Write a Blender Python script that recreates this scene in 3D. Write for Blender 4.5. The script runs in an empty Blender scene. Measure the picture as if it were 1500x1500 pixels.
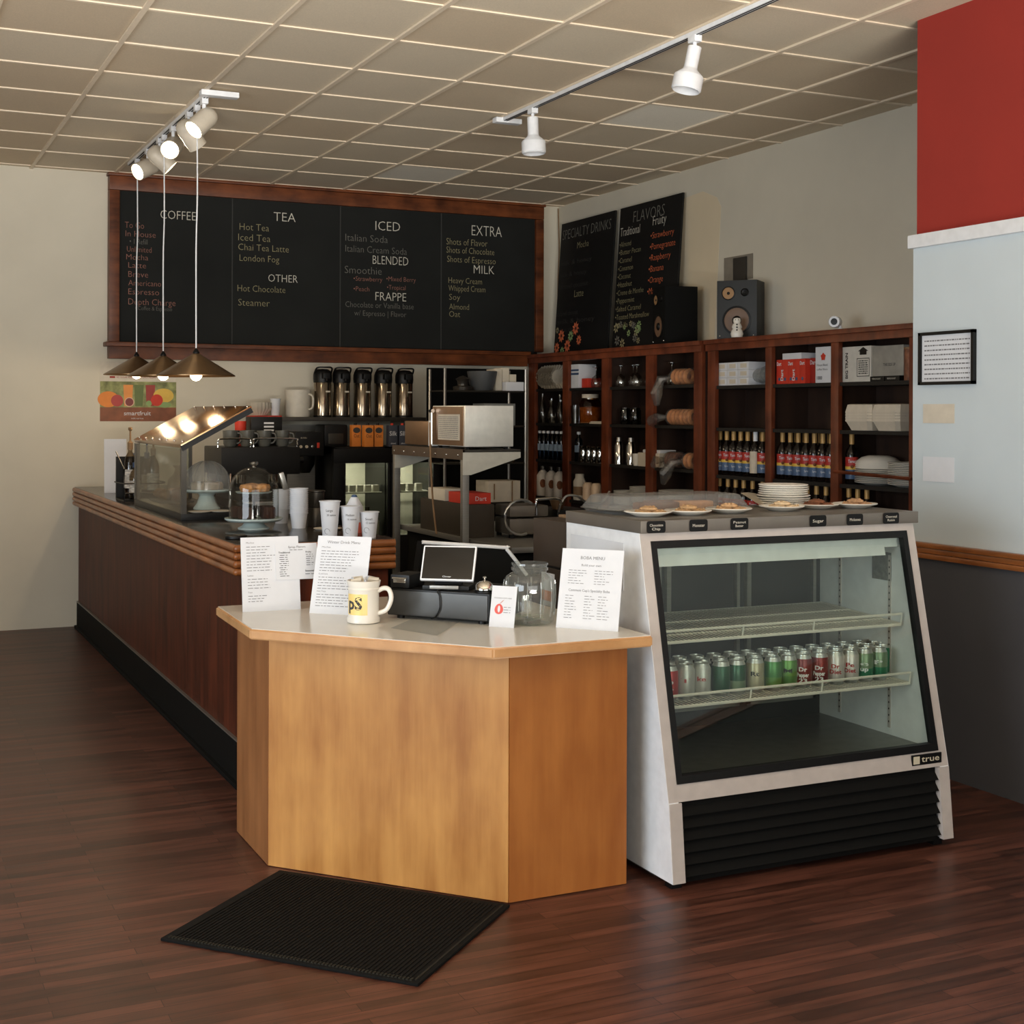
import bpy, bmesh, math, random
from mathutils import Vector, Matrix
random.seed(7)
C = bpy.context.scene.collection
PI = math.pi
R = math.radians

# ------------------------------------------------------------------ camera
CAM_H = 1.6
F_PX, YAW, ROLL, CX, CY = 2022.0, 0.44265, -0.003425, 750.0, 604.6
cam_d = bpy.data.cameras.new('camera')
cam = bpy.data.objects.new('camera', cam_d)
C.objects.link(cam)
cam_d.sensor_width = 36.0
cam_d.sensor_fit = 'HORIZONTAL'
cam_d.lens = F_PX / 1500.0 * 36.0
cam_d.shift_y = (CY - 750.0) / 1500.0
cam_d.clip_start = 0.05
cam.location = (0, 0, CAM_H)
cam.rotation_euler = (Matrix.Rotation(-YAW, 4, 'Z') @ Matrix.Rotation(PI / 2, 4, 'X')
                      @ Matrix.Rotation(-ROLL, 4, 'Z')).to_euler()
bpy.context.scene.camera = cam

# ------------------------------------------------------------------ view, world, daylight
sc = bpy.context.scene
sc.view_settings.view_transform = 'Standard'
sc.view_settings.look = 'None'
sc.view_settings.gamma = 1.0
sc.view_settings.use_curve_mapping = False
sc.view_settings.exposure = 0.0
sc.cycles.use_denoising = True
sc.cycles.max_bounces = 10
sc.cycles.transparent_max_bounces = 24
sc.cycles.sample_clamp_indirect = 4.0
world = bpy.data.worlds.new('sky')
sc.world = world
world.use_nodes = True
bg = world.node_tree.nodes['Background']
bg.inputs[0].default_value = (0.75, 0.85, 1.0, 1)
bg.inputs[1].default_value = 0.6

def area(name, loc, aim, sx, sy, power, col):
    d = bpy.data.lights.new(name, 'AREA')
    d.shape = 'RECTANGLE'
    d.size, d.size_y, d.energy, d.color = sx, sy, power, col
    o = bpy.data.objects.new(name, d)
    C.objects.link(o)
    o.location = loc
    o.rotation_euler = (Vector(aim) - Vector(loc)).to_track_quat('-Z', 'Y').to_euler()
    return o
# daylight coming in at the shop's street windows (front wall) and the side window
DAY = (1.0, 0.965, 0.91)
area('daylight_front_window', (0.6, -2.35, 1.65), (0.6, 4, 1.65), 5.6, 2.1, 115, DAY)
area('daylight_side_window', (-3.35, 2.2, 1.6), (3, 2.2, 1.6), 4.4, 2.0, 225, (0.84, 0.92, 1.0))
# unseen fill light added low at the front, aimed up to brighten the ceiling
ceil_fill = area('ceiling_fill', (0.6, -2.3, 0.62), (1.3, 3.0, 4.2), 5.6, 0.5, 250, (1.0, 0.95, 0.88))
ceil_fill.data.spread = R(70)

# ------------------------------------------------------------------ pixel -> point on a real plane
def ray(u, v):
    a, b = (u - CX) / F_PX, (v - CY) / F_PX
    cr, sr = math.cos(ROLL), math.sin(ROLL)
    x, dn = a * cr - b * sr, a * sr + b * cr
    sy, cy = math.sin(YAW), math.cos(YAW)
    return Vector((sy + cy * x, cy - sy * x, -dn))
def at_x(u, v, x):
    d = ray(u, v); return d * (x / d.x) + Vector((0, 0, CAM_H))
def at_y(u, v, y):
    d = ray(u, v); return d * (y / d.y) + Vector((0, 0, CAM_H))
def at_z(u, v, z):
    d = ray(u, v); return d * ((z - CAM_H) / d.z) + Vector((0, 0, CAM_H))

# ------------------------------------------------------------------ materials
def srgb(r, g, b):
    f = lambda c: (c / 255 / 12.92) if c / 255 <= 0.04045 else ((c / 255 + 0.055) / 1.055) ** 2.4
    return (f(r), f(g), f(b), 1)
MATS = {}
def mat(name, col, rough=0.5, metal=0.0, var=0.06, vscale=20.0, bump=0.0, coat=0.0, spec=0.5, stretch=(1, 1, 1), emit=None, estr=0.0):
    if name in MATS: return MATS[name]
    m = bpy.data.materials.new(name); m.use_nodes = True
    nt = m.node_tree; n = nt.nodes; l = nt.links
    b = n['Principled BSDF']
    c = srgb(*col)
    tc = n.new('ShaderNodeTexCoord'); mp = n.new('ShaderNodeMapping')
    mp.inputs['Scale'].default_value = stretch
    nz = n.new('ShaderNodeTexNoise'); nz.inputs['Scale'].default_value = vscale; nz.inputs['Detail'].default_value = 4
    l.new(tc.outputs['Object'], mp.inputs[0]); l.new(mp.outputs[0], nz.inputs['Vector'])
    rp = n.new('ShaderNodeValToRGB')
    rp.color_ramp.elements[0].position = 0.3; rp.color_ramp.elements[1].position = 0.7
    rp.color_ramp.elements[0].color = [max(0, x * (1 - var)) for x in c[:3]] + [1]
    rp.color_ramp.elements[1].color = [min(1, x * (1 + var)) for x in c[:3]] + [1]
    l.new(nz.outputs['Fac'], rp.inputs[0]); l.new(rp.outputs[0], b.inputs['Base Color'])
    b.inputs['Roughness'].default_value = rough; b.inputs['Metallic'].default_value = metal
    b.inputs['Specular IOR Level'].default_value = spec
    if coat: b.inputs['Coat Weight'].default_value = coat; b.inputs['Coat Roughness'].default_value = 0.08
    if bump:
        bp = n.new('ShaderNodeBump'); bp.inputs['Strength'].default_value = bump; bp.inputs['Distance'].default_value = 0.002
        l.new(nz.outputs['Fac'], bp.inputs['Height']); l.new(bp.outputs[0], b.inputs['Normal'])
    if emit:
        b.inputs['Emission Color'].default_value = (*emit, 1); b.inputs['Emission Strength'].default_value = estr
    MATS[name] = m
    return m
def wood(name, dark, light, rough=0.4, stretch=(12, 12, 1), scale=1.6, coat=0.0, blotch=0.5, spec=0.5):
    if name in MATS: return MATS[name]
    m = bpy.data.materials.new(name); m.use_nodes = True
    nt = m.node_tree; n = nt.nodes; l = nt.links; b = n['Principled BSDF']
    tc = n.new('ShaderNodeTexCoord'); mp = n.new('ShaderNodeMapping'); mp.inputs['Scale'].default_value = stretch
    nz = n.new('ShaderNodeTexNoise'); nz.inputs['Scale'].default_value = scale; nz.inputs['Detail'].default_value = 8; nz.inputs['Roughness'].default_value = 0.6
    n2 = n.new('ShaderNodeTexNoise'); n2.inputs['Scale'].default_value = 3.0; n2.inputs['Detail'].default_value = 3
    mp2 = n.new('ShaderNodeMapping'); mp2.inputs['Scale'].default_value = [1 if s <= 1 else 2.2 for s in stretch]
    l.new(tc.outputs['Object'], mp.inputs[0]); l.new(mp.outputs[0], nz.inputs['Vector'])
    l.new(tc.outputs['Object'], mp2.inputs[0]); l.new(mp2.outputs[0], n2.inputs['Vector'])
    mx = n.new('ShaderNodeMix'); mx.inputs[0].default_value = blotch
    l.new(nz.outputs['Fac'], mx.inputs[2]); l.new(n2.outputs['Fac'], mx.inputs[3])
    rp = n.new('ShaderNodeValToRGB')
    rp.color_ramp.elements[0].position = 0.36; rp.color_ramp.elements[1].position = 0.64
    rp.color_ramp.elements[0].color = srgb(*dark); rp.color_ramp.elements[1].color = srgb(*light)
    l.new(mx.outputs[0], rp.inputs[0]); l.new(rp.outputs[0], b.inputs['Base Color'])
    b.inputs['Roughness'].default_value = rough; b.inputs['Specular IOR Level'].default_value = spec
    if coat: b.inputs['Coat Weight'].default_value = coat; b.inputs['Coat Roughness'].default_value = 0.12
    MATS[name] = m
    return m
def glass(name, tint=(235, 240, 238), gloss=0.10, edge=0.55, rough=0.02, haze=0.0):
    """thin-walled glass or clear plastic: see-through, with a Fresnel reflection and brighter rims"""
    if name in MATS: return MATS[name]
    m = bpy.data.materials.new(name); m.use_nodes = True
    nt = m.node_tree; n = nt.nodes; l = nt.links; n.clear()
    out = n.new('ShaderNodeOutputMaterial')
    tr = n.new('ShaderNodeBsdfTransparent'); tr.inputs[0].default_value = srgb(*tint)
    gl = n.new('ShaderNodeBsdfGlossy'); gl.inputs['Roughness'].default_value = rough
    lw = n.new('ShaderNodeLayerWeight'); lw.inputs[0].default_value = 0.5
    pw = n.new('ShaderNodeMath'); pw.operation = 'POWER'; pw.inputs[1].default_value = 3.5
    mr = n.new('ShaderNodeMapRange'); mr.inputs['To Min'].default_value = gloss * 0.5; mr.inputs['To Max'].default_value = edge
    l.new(lw.outputs['Facing'], pw.inputs[0]); l.new(pw.outputs[0], mr.inputs['Value'])
    mx = n.new('ShaderNodeMixShader')
    l.new(mr.outputs[0], mx.inputs[0]); l.new(tr.outputs[0], mx.inputs[1]); l.new(gl.outputs[0], mx.inputs[2])
    last = mx
    if haze:
        df = n.new('ShaderNodeBsdfDiffuse'); df.inputs[0].default_value = (0.85, 0.87, 0.86, 1)
        mh = n.new('ShaderNodeMixShader'); mh.inputs[0].default_value = haze
        l.new(mx.outputs[0], mh.inputs[1]); l.new(df.outputs[0], mh.inputs[2])
        last = mh
    l.new(last.outputs[0], out.inputs[0])
    MATS[name] = m
    return m

M_WHITE = mat('white_enamel', (230, 232, 234), 0.35)
M_SHADEW = mat('shaded_white_enamel', (184, 176, 170), 0.4)  # white enamel with the fridge front's warm shade put into the colour
M_PAPER = mat('paper', (212, 214, 218), 0.8, var=0.02)
M_CREAM = mat('cream_card', (206, 196, 178), 0.8, var=0.05)
M_BLACK = mat('black_plastic', (13, 13, 13), 0.42, spec=0.3)
M_MATBLK = mat('matte_black', (14, 14, 13), 0.8, spec=0.15)
M_STEEL = mat('stainless_steel', (170, 168, 162), 0.28, 0.9, var=0.08, vscale=6, stretch=(1, 1, 30))
M_STEELB = mat('brushed_steel', (150, 148, 142), 0.4, 0.75, var=0.08, vscale=6, stretch=(1, 1, 30))
M_CHROME = mat('chrome', (220, 218, 212), 0.08, 1.0, var=0.02)
M_DKSTEEL = mat('dark_steel', (74, 70, 64), 0.35, 0.7, var=0.1)
M_BRONZE = mat('bronze_shade', (126, 100, 70), 0.33, 0.85, var=0.08)
M_CERAM = mat('white_ceramic', (226, 222, 212), 0.25, var=0.02)
M_GREYCER = mat('grey_ceramic', (88, 90, 88), 0.3, var=0.05)
M_AQUA = mat('pale_aqua_ceramic', (186, 200, 196), 0.3, var=0.03)
M_CHALKB = mat('chalkboard_slate', (28, 29, 27), 0.8, var=0.22, vscale=2.2, spec=0.25)
M_CHB2 = mat('black_board', (15, 15, 15), 0.65, var=0.2, vscale=3, spec=0.3)
M_CH_W = mat('white_chalk', (205, 200, 186), 0.95)
M_CH_W2 = mat('faint_white_chalk', (112, 110, 102), 0.95)
M_CH_Y = mat('yellow_chalk', (150, 142, 108), 0.95)
M_CH_P = mat('pink_chalk', (148, 104, 90), 0.95)
M_CH_O = mat('orange_chalk', (214, 112, 72), 0.95)
M_CH_F = mat('fading_chalk', (60, 58, 54), 0.95)
M_CH_R = mat('red_chalk_smudge', (62, 36, 32), 0.95)
M_CH_G = mat('green_chalk', (140, 165, 110), 0.95)
M_INK = mat('grey_ink', (120, 120, 122), 0.9)
M_INKD = mat('dark_ink', (62, 62, 62), 0.9)
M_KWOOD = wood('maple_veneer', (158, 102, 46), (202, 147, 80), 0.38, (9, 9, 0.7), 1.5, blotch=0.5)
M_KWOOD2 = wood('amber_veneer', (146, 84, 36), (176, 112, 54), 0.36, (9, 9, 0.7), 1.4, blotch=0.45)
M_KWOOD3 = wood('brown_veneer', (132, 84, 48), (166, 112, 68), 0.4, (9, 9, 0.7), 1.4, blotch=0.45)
M_KEDGE = wood('blond_wood_edge', (172, 124, 76), (202, 156, 106), 0.35, (6, 6, 6), 1.2)
M_CWOOD = wood('mahogany_panel', (50, 20, 11), (96, 44, 25), 0.5, (14, 14, 0.8), 1.5, blotch=0.35, spec=0.25)
M_TRIMW = wood('reeded_oak', (112, 62, 30), (168, 104, 56), 0.3, (3, 2, 20), 1.5)
M_FRAMEW = wood('walnut_frame', (66, 32, 15), (122, 66, 34), 0.42, (2, 12, 12), 1.5, spec=0.3)
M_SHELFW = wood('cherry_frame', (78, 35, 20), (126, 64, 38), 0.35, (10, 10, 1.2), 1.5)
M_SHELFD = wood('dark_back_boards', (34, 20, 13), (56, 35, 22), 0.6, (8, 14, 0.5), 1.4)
M_SHELFB = mat('shelf_board_black', (24, 21, 18), 0.6)
M_TOPLAM = mat('pale_grey_laminate', (216, 212, 202), 0.2, var=0.04, vscale=3)
M_CTOP = mat('dark_laminate', (52, 46, 40), 0.16, var=0.12, vscale=8)
M_RUBBER = mat('ribbed_rubber', (14, 14, 13), 0.9, spec=0.2, var=0.2, vscale=60)
M_RED = mat('red_print', (196, 52, 32), 0.6)
M_ORANGE = mat('orange_print', (222, 132, 52), 0.6)
M_BLUE = mat('blue_print', (56, 78, 112), 0.5)
M_YEL = mat('yellow_print', (216, 178, 72), 0.5)
M_BOTTLE = mat('dark_syrup', (18, 12, 9), 0.08, var=0.1)
M_GOLD = mat('gold_cap', (188, 150, 92), 0.45, 0.2)
M_COOKIE = mat('cookie_crumb', (176, 142, 102), 0.9, var=0.35, vscale=90, bump=0.5)
M_BAKED = mat('baked_brown', (120, 72, 44), 0.85, var=0.3, vscale=50, bump=0.5)
M_BREAD = mat('bagel_crust', (226, 160, 100), 0.7, var=0.25, vscale=30)
M_KRAFT = mat('kraft_brown', (132, 104, 74), 0.8)
M_GLASS = glass('clear_glass')
M_PANE = glass('fridge_pane', (240, 244, 240), 0.07, 0.6)
M_WIRE = mat('white_coated_wire', (226, 222, 212), 0.4)
M_PLAST = glass('cloudy_plastic', (225, 226, 224), 0.08, 0.5, 0.15, haze=0.15)
M_DOMEP = glass('milky_plastic_dome', (225, 226, 224), 0.08, 0.45, 0.12, haze=0.16)
M_BAG = glass('crinkled_bag', (232, 224, 214), 0.16, 0.5, 0.25, haze=0.06)
M_WATER = glass('water_bottle_plastic', (150, 176, 200), 0.12, 0.6)
M_BULB = mat('lit_bulb', (255, 240, 214), 0.5, emit=(1.0, 0.80, 0.52), estr=9)
M_SPOTL = mat('lit_spot_lamp', (255, 246, 230), 0.5, emit=(1.0, 0.86, 0.62), estr=16)

# ------------------------------------------------------------------ mesh building
class MB:
    def __init__(s): s.bm = bmesh.new()
    def _mi(s, faces, mi):
        for f in faces: f.material_index = mi
    def box(s, lo, hi, mi=0, bev=0.0):
        b2 = bmesh.new()
        bmesh.ops.create_cube(b2, size=1.0)
        for v in b2.verts:
            v.co = Vector([(lo[i] + hi[i]) / 2 + v.co[i] * (hi[i] - lo[i]) for i in range(3)])
        if bev: bmesh.ops.bevel(b2, geom=b2.edges[:], offset=bev, segments=2, affect='EDGES', profile=0.7)
        return s.merge(b2, mi)
    def merge(s, b2, mi=None, M=None):
        vs = [s.bm.verts.new((M @ v.co) if M else v.co) for v in b2.verts]
        b2.verts.index_update()
        out = []
        for f in b2.faces:
            try:
                nf = s.bm.faces.new([vs[v.index] for v in f.verts])
                nf.material_index = f.material_index if mi is None else mi
                out.append(nf)
            except ValueError: pass
        b2.free()
        return vs
    def obox(s, c, ax, ay, az, hx, hy, hz, mi=0, bev=0.0):
        b2 = bmesh.new(); bmesh.ops.create_cube(b2, size=2.0)
        for v in b2.verts: v.co = Vector((v.co.x * hx, v.co.y * hy, v.co.z * hz))
        if bev: bmesh.ops.bevel(b2, geom=b2.edges[:], offset=bev, segments=2, affect='EDGES', profile=0.7)
        M = Matrix((( *Vector(ax).normalized(), 0), (*Vector(ay).normalized(), 0), (*Vector(az).normalized(), 0), (0, 0, 0, 1))).transposed()
        M.translation = Vector(c)
        return s.merge(b2, mi, M)
    def prism(s, poly, z0, z1, mi=0, axis='z'):
        n = len(poly)
        def pt(a, b, h):
            return {'z': (a, b, h), 'x': (h, a, b), 'y': (a, h, b)}[axis]
        lo = [s.bm.verts.new(pt(a, b, z0)) for a, b in poly]
        hi = [s.bm.verts.new(pt(a, b, z1)) for a, b in poly]
        fs = [s.bm.faces.new(lo[::-1]), s.bm.faces.new(hi)]
        for i in range(n): fs.append(s.bm.faces.new([lo[i], lo[(i + 1) % n], hi[(i + 1) % n], hi[i]]))
        s._mi(fs, mi)
    def lathe(s, prof, seg=20, c=(0, 0, 0), mi=0, M=None, wave=None, cap=True):
        """prof: list of (r, z[, mat]) from bottom to top"""
        rings = []
        for p in prof:
            r, z = p[0], p[1]
            ring = []
            if r <= 1e-6:
                ring = [s.bm.verts.new(s._t(Vector((0, 0, z)), c, M))] * seg
            else:
                for k in range(seg):
                    a = 2 * PI * k / seg
                    rr = r * (1 + (wave[1] * math.cos(wave[0] * a) if wave else 0))
                    ring.append(s.bm.verts.new(s._t(Vector((rr * math.cos(a), rr * math.sin(a), z)), c, M)))
            rings.append(ring)
        for i in range(len(rings) - 1):
            m = prof[i + 1][2] if len(prof[i + 1]) > 2 else mi
            for k in range(seg):
                q = []
                for v in (rings[i][k], rings[i][(k + 1) % seg], rings[i + 1][(k + 1) % seg], rings[i + 1][k]):
                    if v not in q: q.append(v)
                if len(q) >= 3:
                    try: s.bm.faces.new(q).material_index = m
                    except ValueError: pass
        if cap:
            for ring, i, rev in ((rings[0], 0, True), (rings[-1], -1, False)):
                if prof[i][0] > 1e-6:
                    try: s.bm.faces.new(ring[::-1] if rev else ring).material_index = prof[i][2] if len(prof[i]) > 2 else mi
                    except ValueError: pass
    def _t(s, v, c, M):
        if M is not None: v = M @ v
        return v + Vector(c)
    def tube(s, path, r, seg=8, mi=0, closed=False, straight=False):
        pts = [Vector(p) for p in path]
        if not closed and 4 <= len(pts) <= 9 and not isinstance(r, (list, tuple)) and not straight:
            q = [pts[0]] + pts + [pts[-1]]; pts = []
            for i in range(1, len(q) - 2):
                for k in range(5):
                    t = k / 5; a, b_, c_, d_ = q[i - 1], q[i], q[i + 1], q[i + 2]
                    pts.append(0.5 * (2 * b_ + (c_ - a) * t + (2 * a - 5 * b_ + 4 * c_ - d_) * t * t + (3 * b_ - a - 3 * c_ + d_) * t ** 3))
            pts.append(q[-1])
        n = len(pts)
        rings = []; up = Vector((0.123, 0.321, 0.94)).normalized()
        for i, p in enumerate(pts):
            a = pts[(i - 1) % n] if (i > 0 or closed) else p
            b = pts[(i + 1) % n] if (i < n - 1 or closed) else p
            t = (b - a).normalized()
            x = t.cross(up)
            if x.length < 1e-3: x = t.cross(Vector((1, 0, 0)))
            x.normalize(); y = t.cross(x); 
            rr = r[i] if isinstance(r, (list, tuple)) else r
            rings.append([s.bm.verts.new(p + x * rr * math.cos(2 * PI * k / seg) + y * rr * math.sin(2 * PI * k / seg)) for k in range(seg)])
        for i in range(n if closed else n - 1):
            A, B = rings[i], rings[(i + 1) % n]
            for k in range(seg):
                s.bm.faces.new([A[k], A[(k + 1) % seg], B[(k + 1) % seg], B[k]]).material_index = mi
        if not closed:
            s.bm.faces.new(rings[0][::-1]).material_index = mi; s.bm.faces.new(rings[-1]).material_index = mi
    def quad(s, a, b, c, d, mi=0):
        s.bm.faces.new([s.bm.verts.new(p) for p in (a, b, c, d)]).material_index = mi
    def sphere(s, c, r, mi=0, sc=(1, 1, 1), seg=14):
        prof = [(max(0.0, r * math.sin(PI * i / 8)), -r * math.cos(PI * i / 8)) for i in range(9)]
        prof[0] = (0, -r); prof[-1] = (0, r)
        s.lathe(prof, seg, c, mi, Matrix.Diagonal((*sc, 1)))
    def text(s, string, o, right, up, width, height, mi=0, bold=0.0, cyl=None):
        """letters laid on the plane (o, right, up); scaled to width and cap height; cyl=(centre, radius) wraps them round a cylinder"""
        tv, tf = text_data(string, bold)
        o, right, up = Vector(o), Vector(right).normalized(), Vector(up).normalized()
        w = max(x for x, y in tv)
        sx = width / w; sy = height / 0.7
        vs = []
        for x, y in tv:
            if cyl:
                c, rad, a0 = cyl
                a = a0 + (x * sx - width / 2) / rad
                vs.append(s.bm.verts.new((c[0] + rad * math.cos(a), c[1] + rad * math.sin(a), c[2] + y * sy)))
            else:
                vs.append(s.bm.verts.new(o + right * (x * sx) + up * (y * sy)))
        for f in tf:
            try: s.bm.faces.new([vs[i] for i in f]).material_index = mi
            except ValueError: pass
    def build(s, name, mats, parent=None, smooth=40, recalc=True):
        if recalc: bmesh.ops.recalc_face_normals(s.bm, faces=s.bm.faces[:])
        me = bpy.data.meshes.new(name); s.bm.to_mesh(me); s.bm.free()
        for m in (mats if isinstance(mats, (list, tuple)) else [mats]): me.materials.append(m)
        if smooth:
            me.polygons.foreach_set('use_smooth', [True] * len(me.polygons))
            me.set_sharp_from_angle(angle=R(smooth))
        o = bpy.data.objects.new(name, me); C.objects.link(o)
        if parent: o.parent = parent
        return o
_TC = {}
def text_data(string, bold):
    k = (string, bold)
    if k in _TC: return _TC[k]
    cu = bpy.data.curves.new('t', 'FONT'); cu.body = string; cu.size = 1.0; cu.offset = bold; cu.resolution_u = 2
    ob = bpy.data.objects.new('t', cu); C.objects.link(ob)
    dg = bpy.context.evaluated_depsgraph_get(); dg.update()
    me = bpy.data.meshes.new_from_object(ob.evaluated_get(dg))
    x0 = min((v.co.x for v in me.vertices), default=0)
    tv = [(v.co.x - x0, v.co.y) for v in me.vertices]; tf = [list(p.vertices) for p in me.polygons]
    bpy.data.objects.remove(ob); bpy.data.curves.remove(cu); bpy.data.meshes.remove(me)
    _TC[k] = (tv, tf)
    return _TC[k]

def tag(o, label, cat, group=None, kind=None):
    o['label'] = label; o['category'] = cat
    if group: o['group'] = group
    if kind: o['kind'] = kind
    return o
def thing(name, label, cat, loc=(0, 0, 0), rz=0.0, group=None):
    o = bpy.data.objects.new(name, None); C.objects.link(o)
    o.empty_display_size = 0.05
    o.location = loc; o.rotation_euler = (0, 0, rz)
    return tag(o, label, cat, group)
def struct(o):
    o['kind'] = 'structure'; return o
def copy_tree(o, loc=None, rz=None, label=None, parent=None):
    c = o.copy(); C.objects.link(c)
    if parent: c.parent = parent
    if loc is not None: c.location = loc
    if rz is not None: c.rotation_euler = (0, 0, rz)
    if label: c['label'] = label
    for ch in [x for x in bpy.data.objects if x.parent == o]: copy_tree(ch, parent=c)
    return c
ORD = ['first', 'second', 'third', 'fourth', 'fifth', 'sixth', 'seventh', 'eighth', 'ninth', 'tenth', 'eleventh', 'twelfth', 'thirteenth', 'fourteenth', 'fifteenth']
def scribble(mb, o, right, up, width, h, mi, rng):
    """an illegible line of small print: short dashes"""
    o, right, up = Vector(o), Vector(right).normalized(), Vector(up).normalized()
    x = 0
    while x < width:
        w = min(rng.uniform(0.006, 0.02), width - x)
        a = o + right * x
        mb.quad(a, a + right * w, a + right * w + up * h, a + up * h, mi)
        x += w + 0.004

# ================================================================== SETTING
CEIL = 3.39
WR, WB = 5.5, 10.67          # right wall, back wall
PX, PY = 4.33, 4.885         # left face and far corner of the projecting wall at right
X0, Y0 = -3.5, -2.5          # left wall, front wall

def floor_mat():
    m = bpy.data.materials.new('dark_plank_floor'); m.use_nodes = True
    nt = m.node_tree; n = nt.nodes; l = nt.links; b = n['Principled BSDF']
    tc = n.new('ShaderNodeTexCoord')
    br = n.new('ShaderNodeTexBrick'); br.offset = 0.37; br.inputs['Scale'].default_value = 1.0
    br.inputs['Brick Width'].default_value = 0.75; br.inputs['Row Height'].default_value = 0.05
    br.inputs['Mortar Size'].default_value = 0.0012; br.inputs['Bias'].default_value = 0.0
    br.inputs['Color1'].default_value = srgb(101, 63, 51); br.inputs['Color2'].default_value = srgb(70, 43, 34)
    br.inputs['Mortar'].default_value = srgb(40, 22, 16)
    mp = n.new('ShaderNodeMapping'); mp.inputs['Scale'].default_value = (1.3, 14, 1)
    nz = n.new('ShaderNodeTexNoise'); nz.inputs['Scale'].default_value = 2.5; nz.inputs['Detail'].default_value = 8
    l.new(tc.outputs['Object'], br.inputs['Vector']); l.new(tc.outputs['Object'], mp.inputs[0]); l.new(mp.outputs[0], nz.inputs['Vector'])
    rp = n.new('ShaderNodeValToRGB'); rp.color_ramp.elements[0].position = 0.33; rp.color_ramp.elements[1].position = 0.62
    rp.color_ramp.elements[0].color = (0.5, 0.47, 0.45, 1); rp.color_ramp.elements[1].color = (1.12, 1.06, 1.02, 1)
    l.new(nz.outputs['Fac'], rp.inputs[0])
    mx = n.new('ShaderNodeMix'); mx.data_type = 'RGBA'; mx.blend_type = 'MULTIPLY'; mx.inputs[0].default_value = 1.0
    l.new(br.outputs['Color'], mx.inputs[6]); l.new(rp.outputs[0], mx.inputs[7])
    l.new(mx.outputs[2], b.inputs['Base Color'])
    mr = n.new('ShaderNodeMapRange'); mr.inputs['To Min'].default_value = 0.30; mr.inputs['To Max'].default_value = 0.48
    l.new(nz.outputs['Fac'], mr.inputs['Value']); l.new(mr.outputs[0], b.inputs['Roughness'])
    b.inputs['Specular IOR Level'].default_value = 0.4
    return m
M_FLOOR = floor_mat()
M_WBACK = mat('greige_wall_paint', (211, 204, 186), 0.85, var=0.03, vscale=3)
M_WRED = mat('red_wall_paint', (146, 40, 28), 0.8, var=0.04, vscale=4)
M_WBLUE = mat('pale_blue_wall_paint', (196, 206, 210), 0.8, var=0.02, vscale=4)
M_WDARK = mat('dark_wainscot_paint', (74, 74, 78), 0.7, var=0.05, vscale=4)
M_PATCH = mat('cream_paint_patch', (222, 206, 176), 0.85, var=0.03, vscale=3)
M_TILE = mat('ceiling_tile', (208, 194, 170), 0.9, var=0.06, vscale=160, bump=0.25)
M_TILE2 = mat('ceiling_tile_tan', (202, 184, 157), 0.9, var=0.06, vscale=160, bump=0.25)
M_TILE3 = mat('ceiling_tile_new', (240, 234, 218), 0.9, var=0.05, vscale=160, bump=0.25)
M_TBAR = mat('ceiling_grid_white', (222, 206, 182), 0.5, var=0.03)

b = MB(); b.box((X0, Y0, -0.1), (WR, WB, 0)); struct(b.build('floor', M_FLOOR))
# ceiling: lay-in tiles, one of the three tile tones each
xs = [1.735 + 0.5914 * k for k in range(-9, 7)]
ys = [5.61 + 0.62 * k for k in range(-14, 9)]
gx = [X0] + [x for x in xs if X0 < x < WR] + [WR]
gy = [Y0] + [y for y in ys if Y0 < y < WB] + [WB]
new_tiles = {tuple(int(round(q)) for q in (0, 0))}
def cell(x, y):
    return sum(1 for g in gx if g < x) - 1, sum(1 for g in gy if g < y) - 1
p1, p2, p3 = at_z(962, 172, CEIL), at_z(585, 262, CEIL), at_z(1250, 8, CEIL)
new_tiles = {cell(p.x, p.y) for p in (p1, p2)}
b = MB()
for i in range(len(gx) - 1):
    for j in range(len(gy) - 1):
        mi = 2 if (i, j) in new_tiles else (1 if random.random() < 0.45 else 0)
        b.quad((gx[i], gy[j], CEIL), (gx[i], gy[j + 1], CEIL), (gx[i + 1], gy[j + 1], CEIL), (gx[i + 1], gy[j], CEIL), mi)
b.box((X0, Y0, CEIL + 0.02), (WR, WB, CEIL + 0.12))
ceiling = struct(b.build('ceiling', [M_TILE, M_TILE2, M_TILE3], smooth=0, recalc=False))
b = MB()
for x in gx[1:-1]: b.box((x - 0.012, Y0, CEIL - 0.012), (x + 0.012, WB, CEIL - 0.001))
for y in gy[1:-1]: b.box((X0, y - 0.011, CEIL - 0.008), (WR, y + 0.011, CEIL - 0.0012))
b.build('grid_bars', M_TBAR, ceiling, smooth=0)

b = MB(); b.box((X0, WB, 0), (WR + 0.1, WB + 0.1, CEIL + 0.1)); struct(b.build('wall_back', M_WBACK))
b = MB(); b.box((WR, PY - 0.2, 0), (WR + 0.1, WB, CEIL + 0.1)); wr_ = struct(b.build('wall_right', M_WBACK))
b = MB()
b.prism([(8.25, 2.11), (8.17, 3.06), (8.22, 3.13), (8.40, 3.2), (8.75, 3.18), (9.3, 3.24), (9.3, 2.1)], WR - 0.0015, WR + 0.01, axis='x')
b.build('paint_patch', M_PATCH, wr_)
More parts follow.
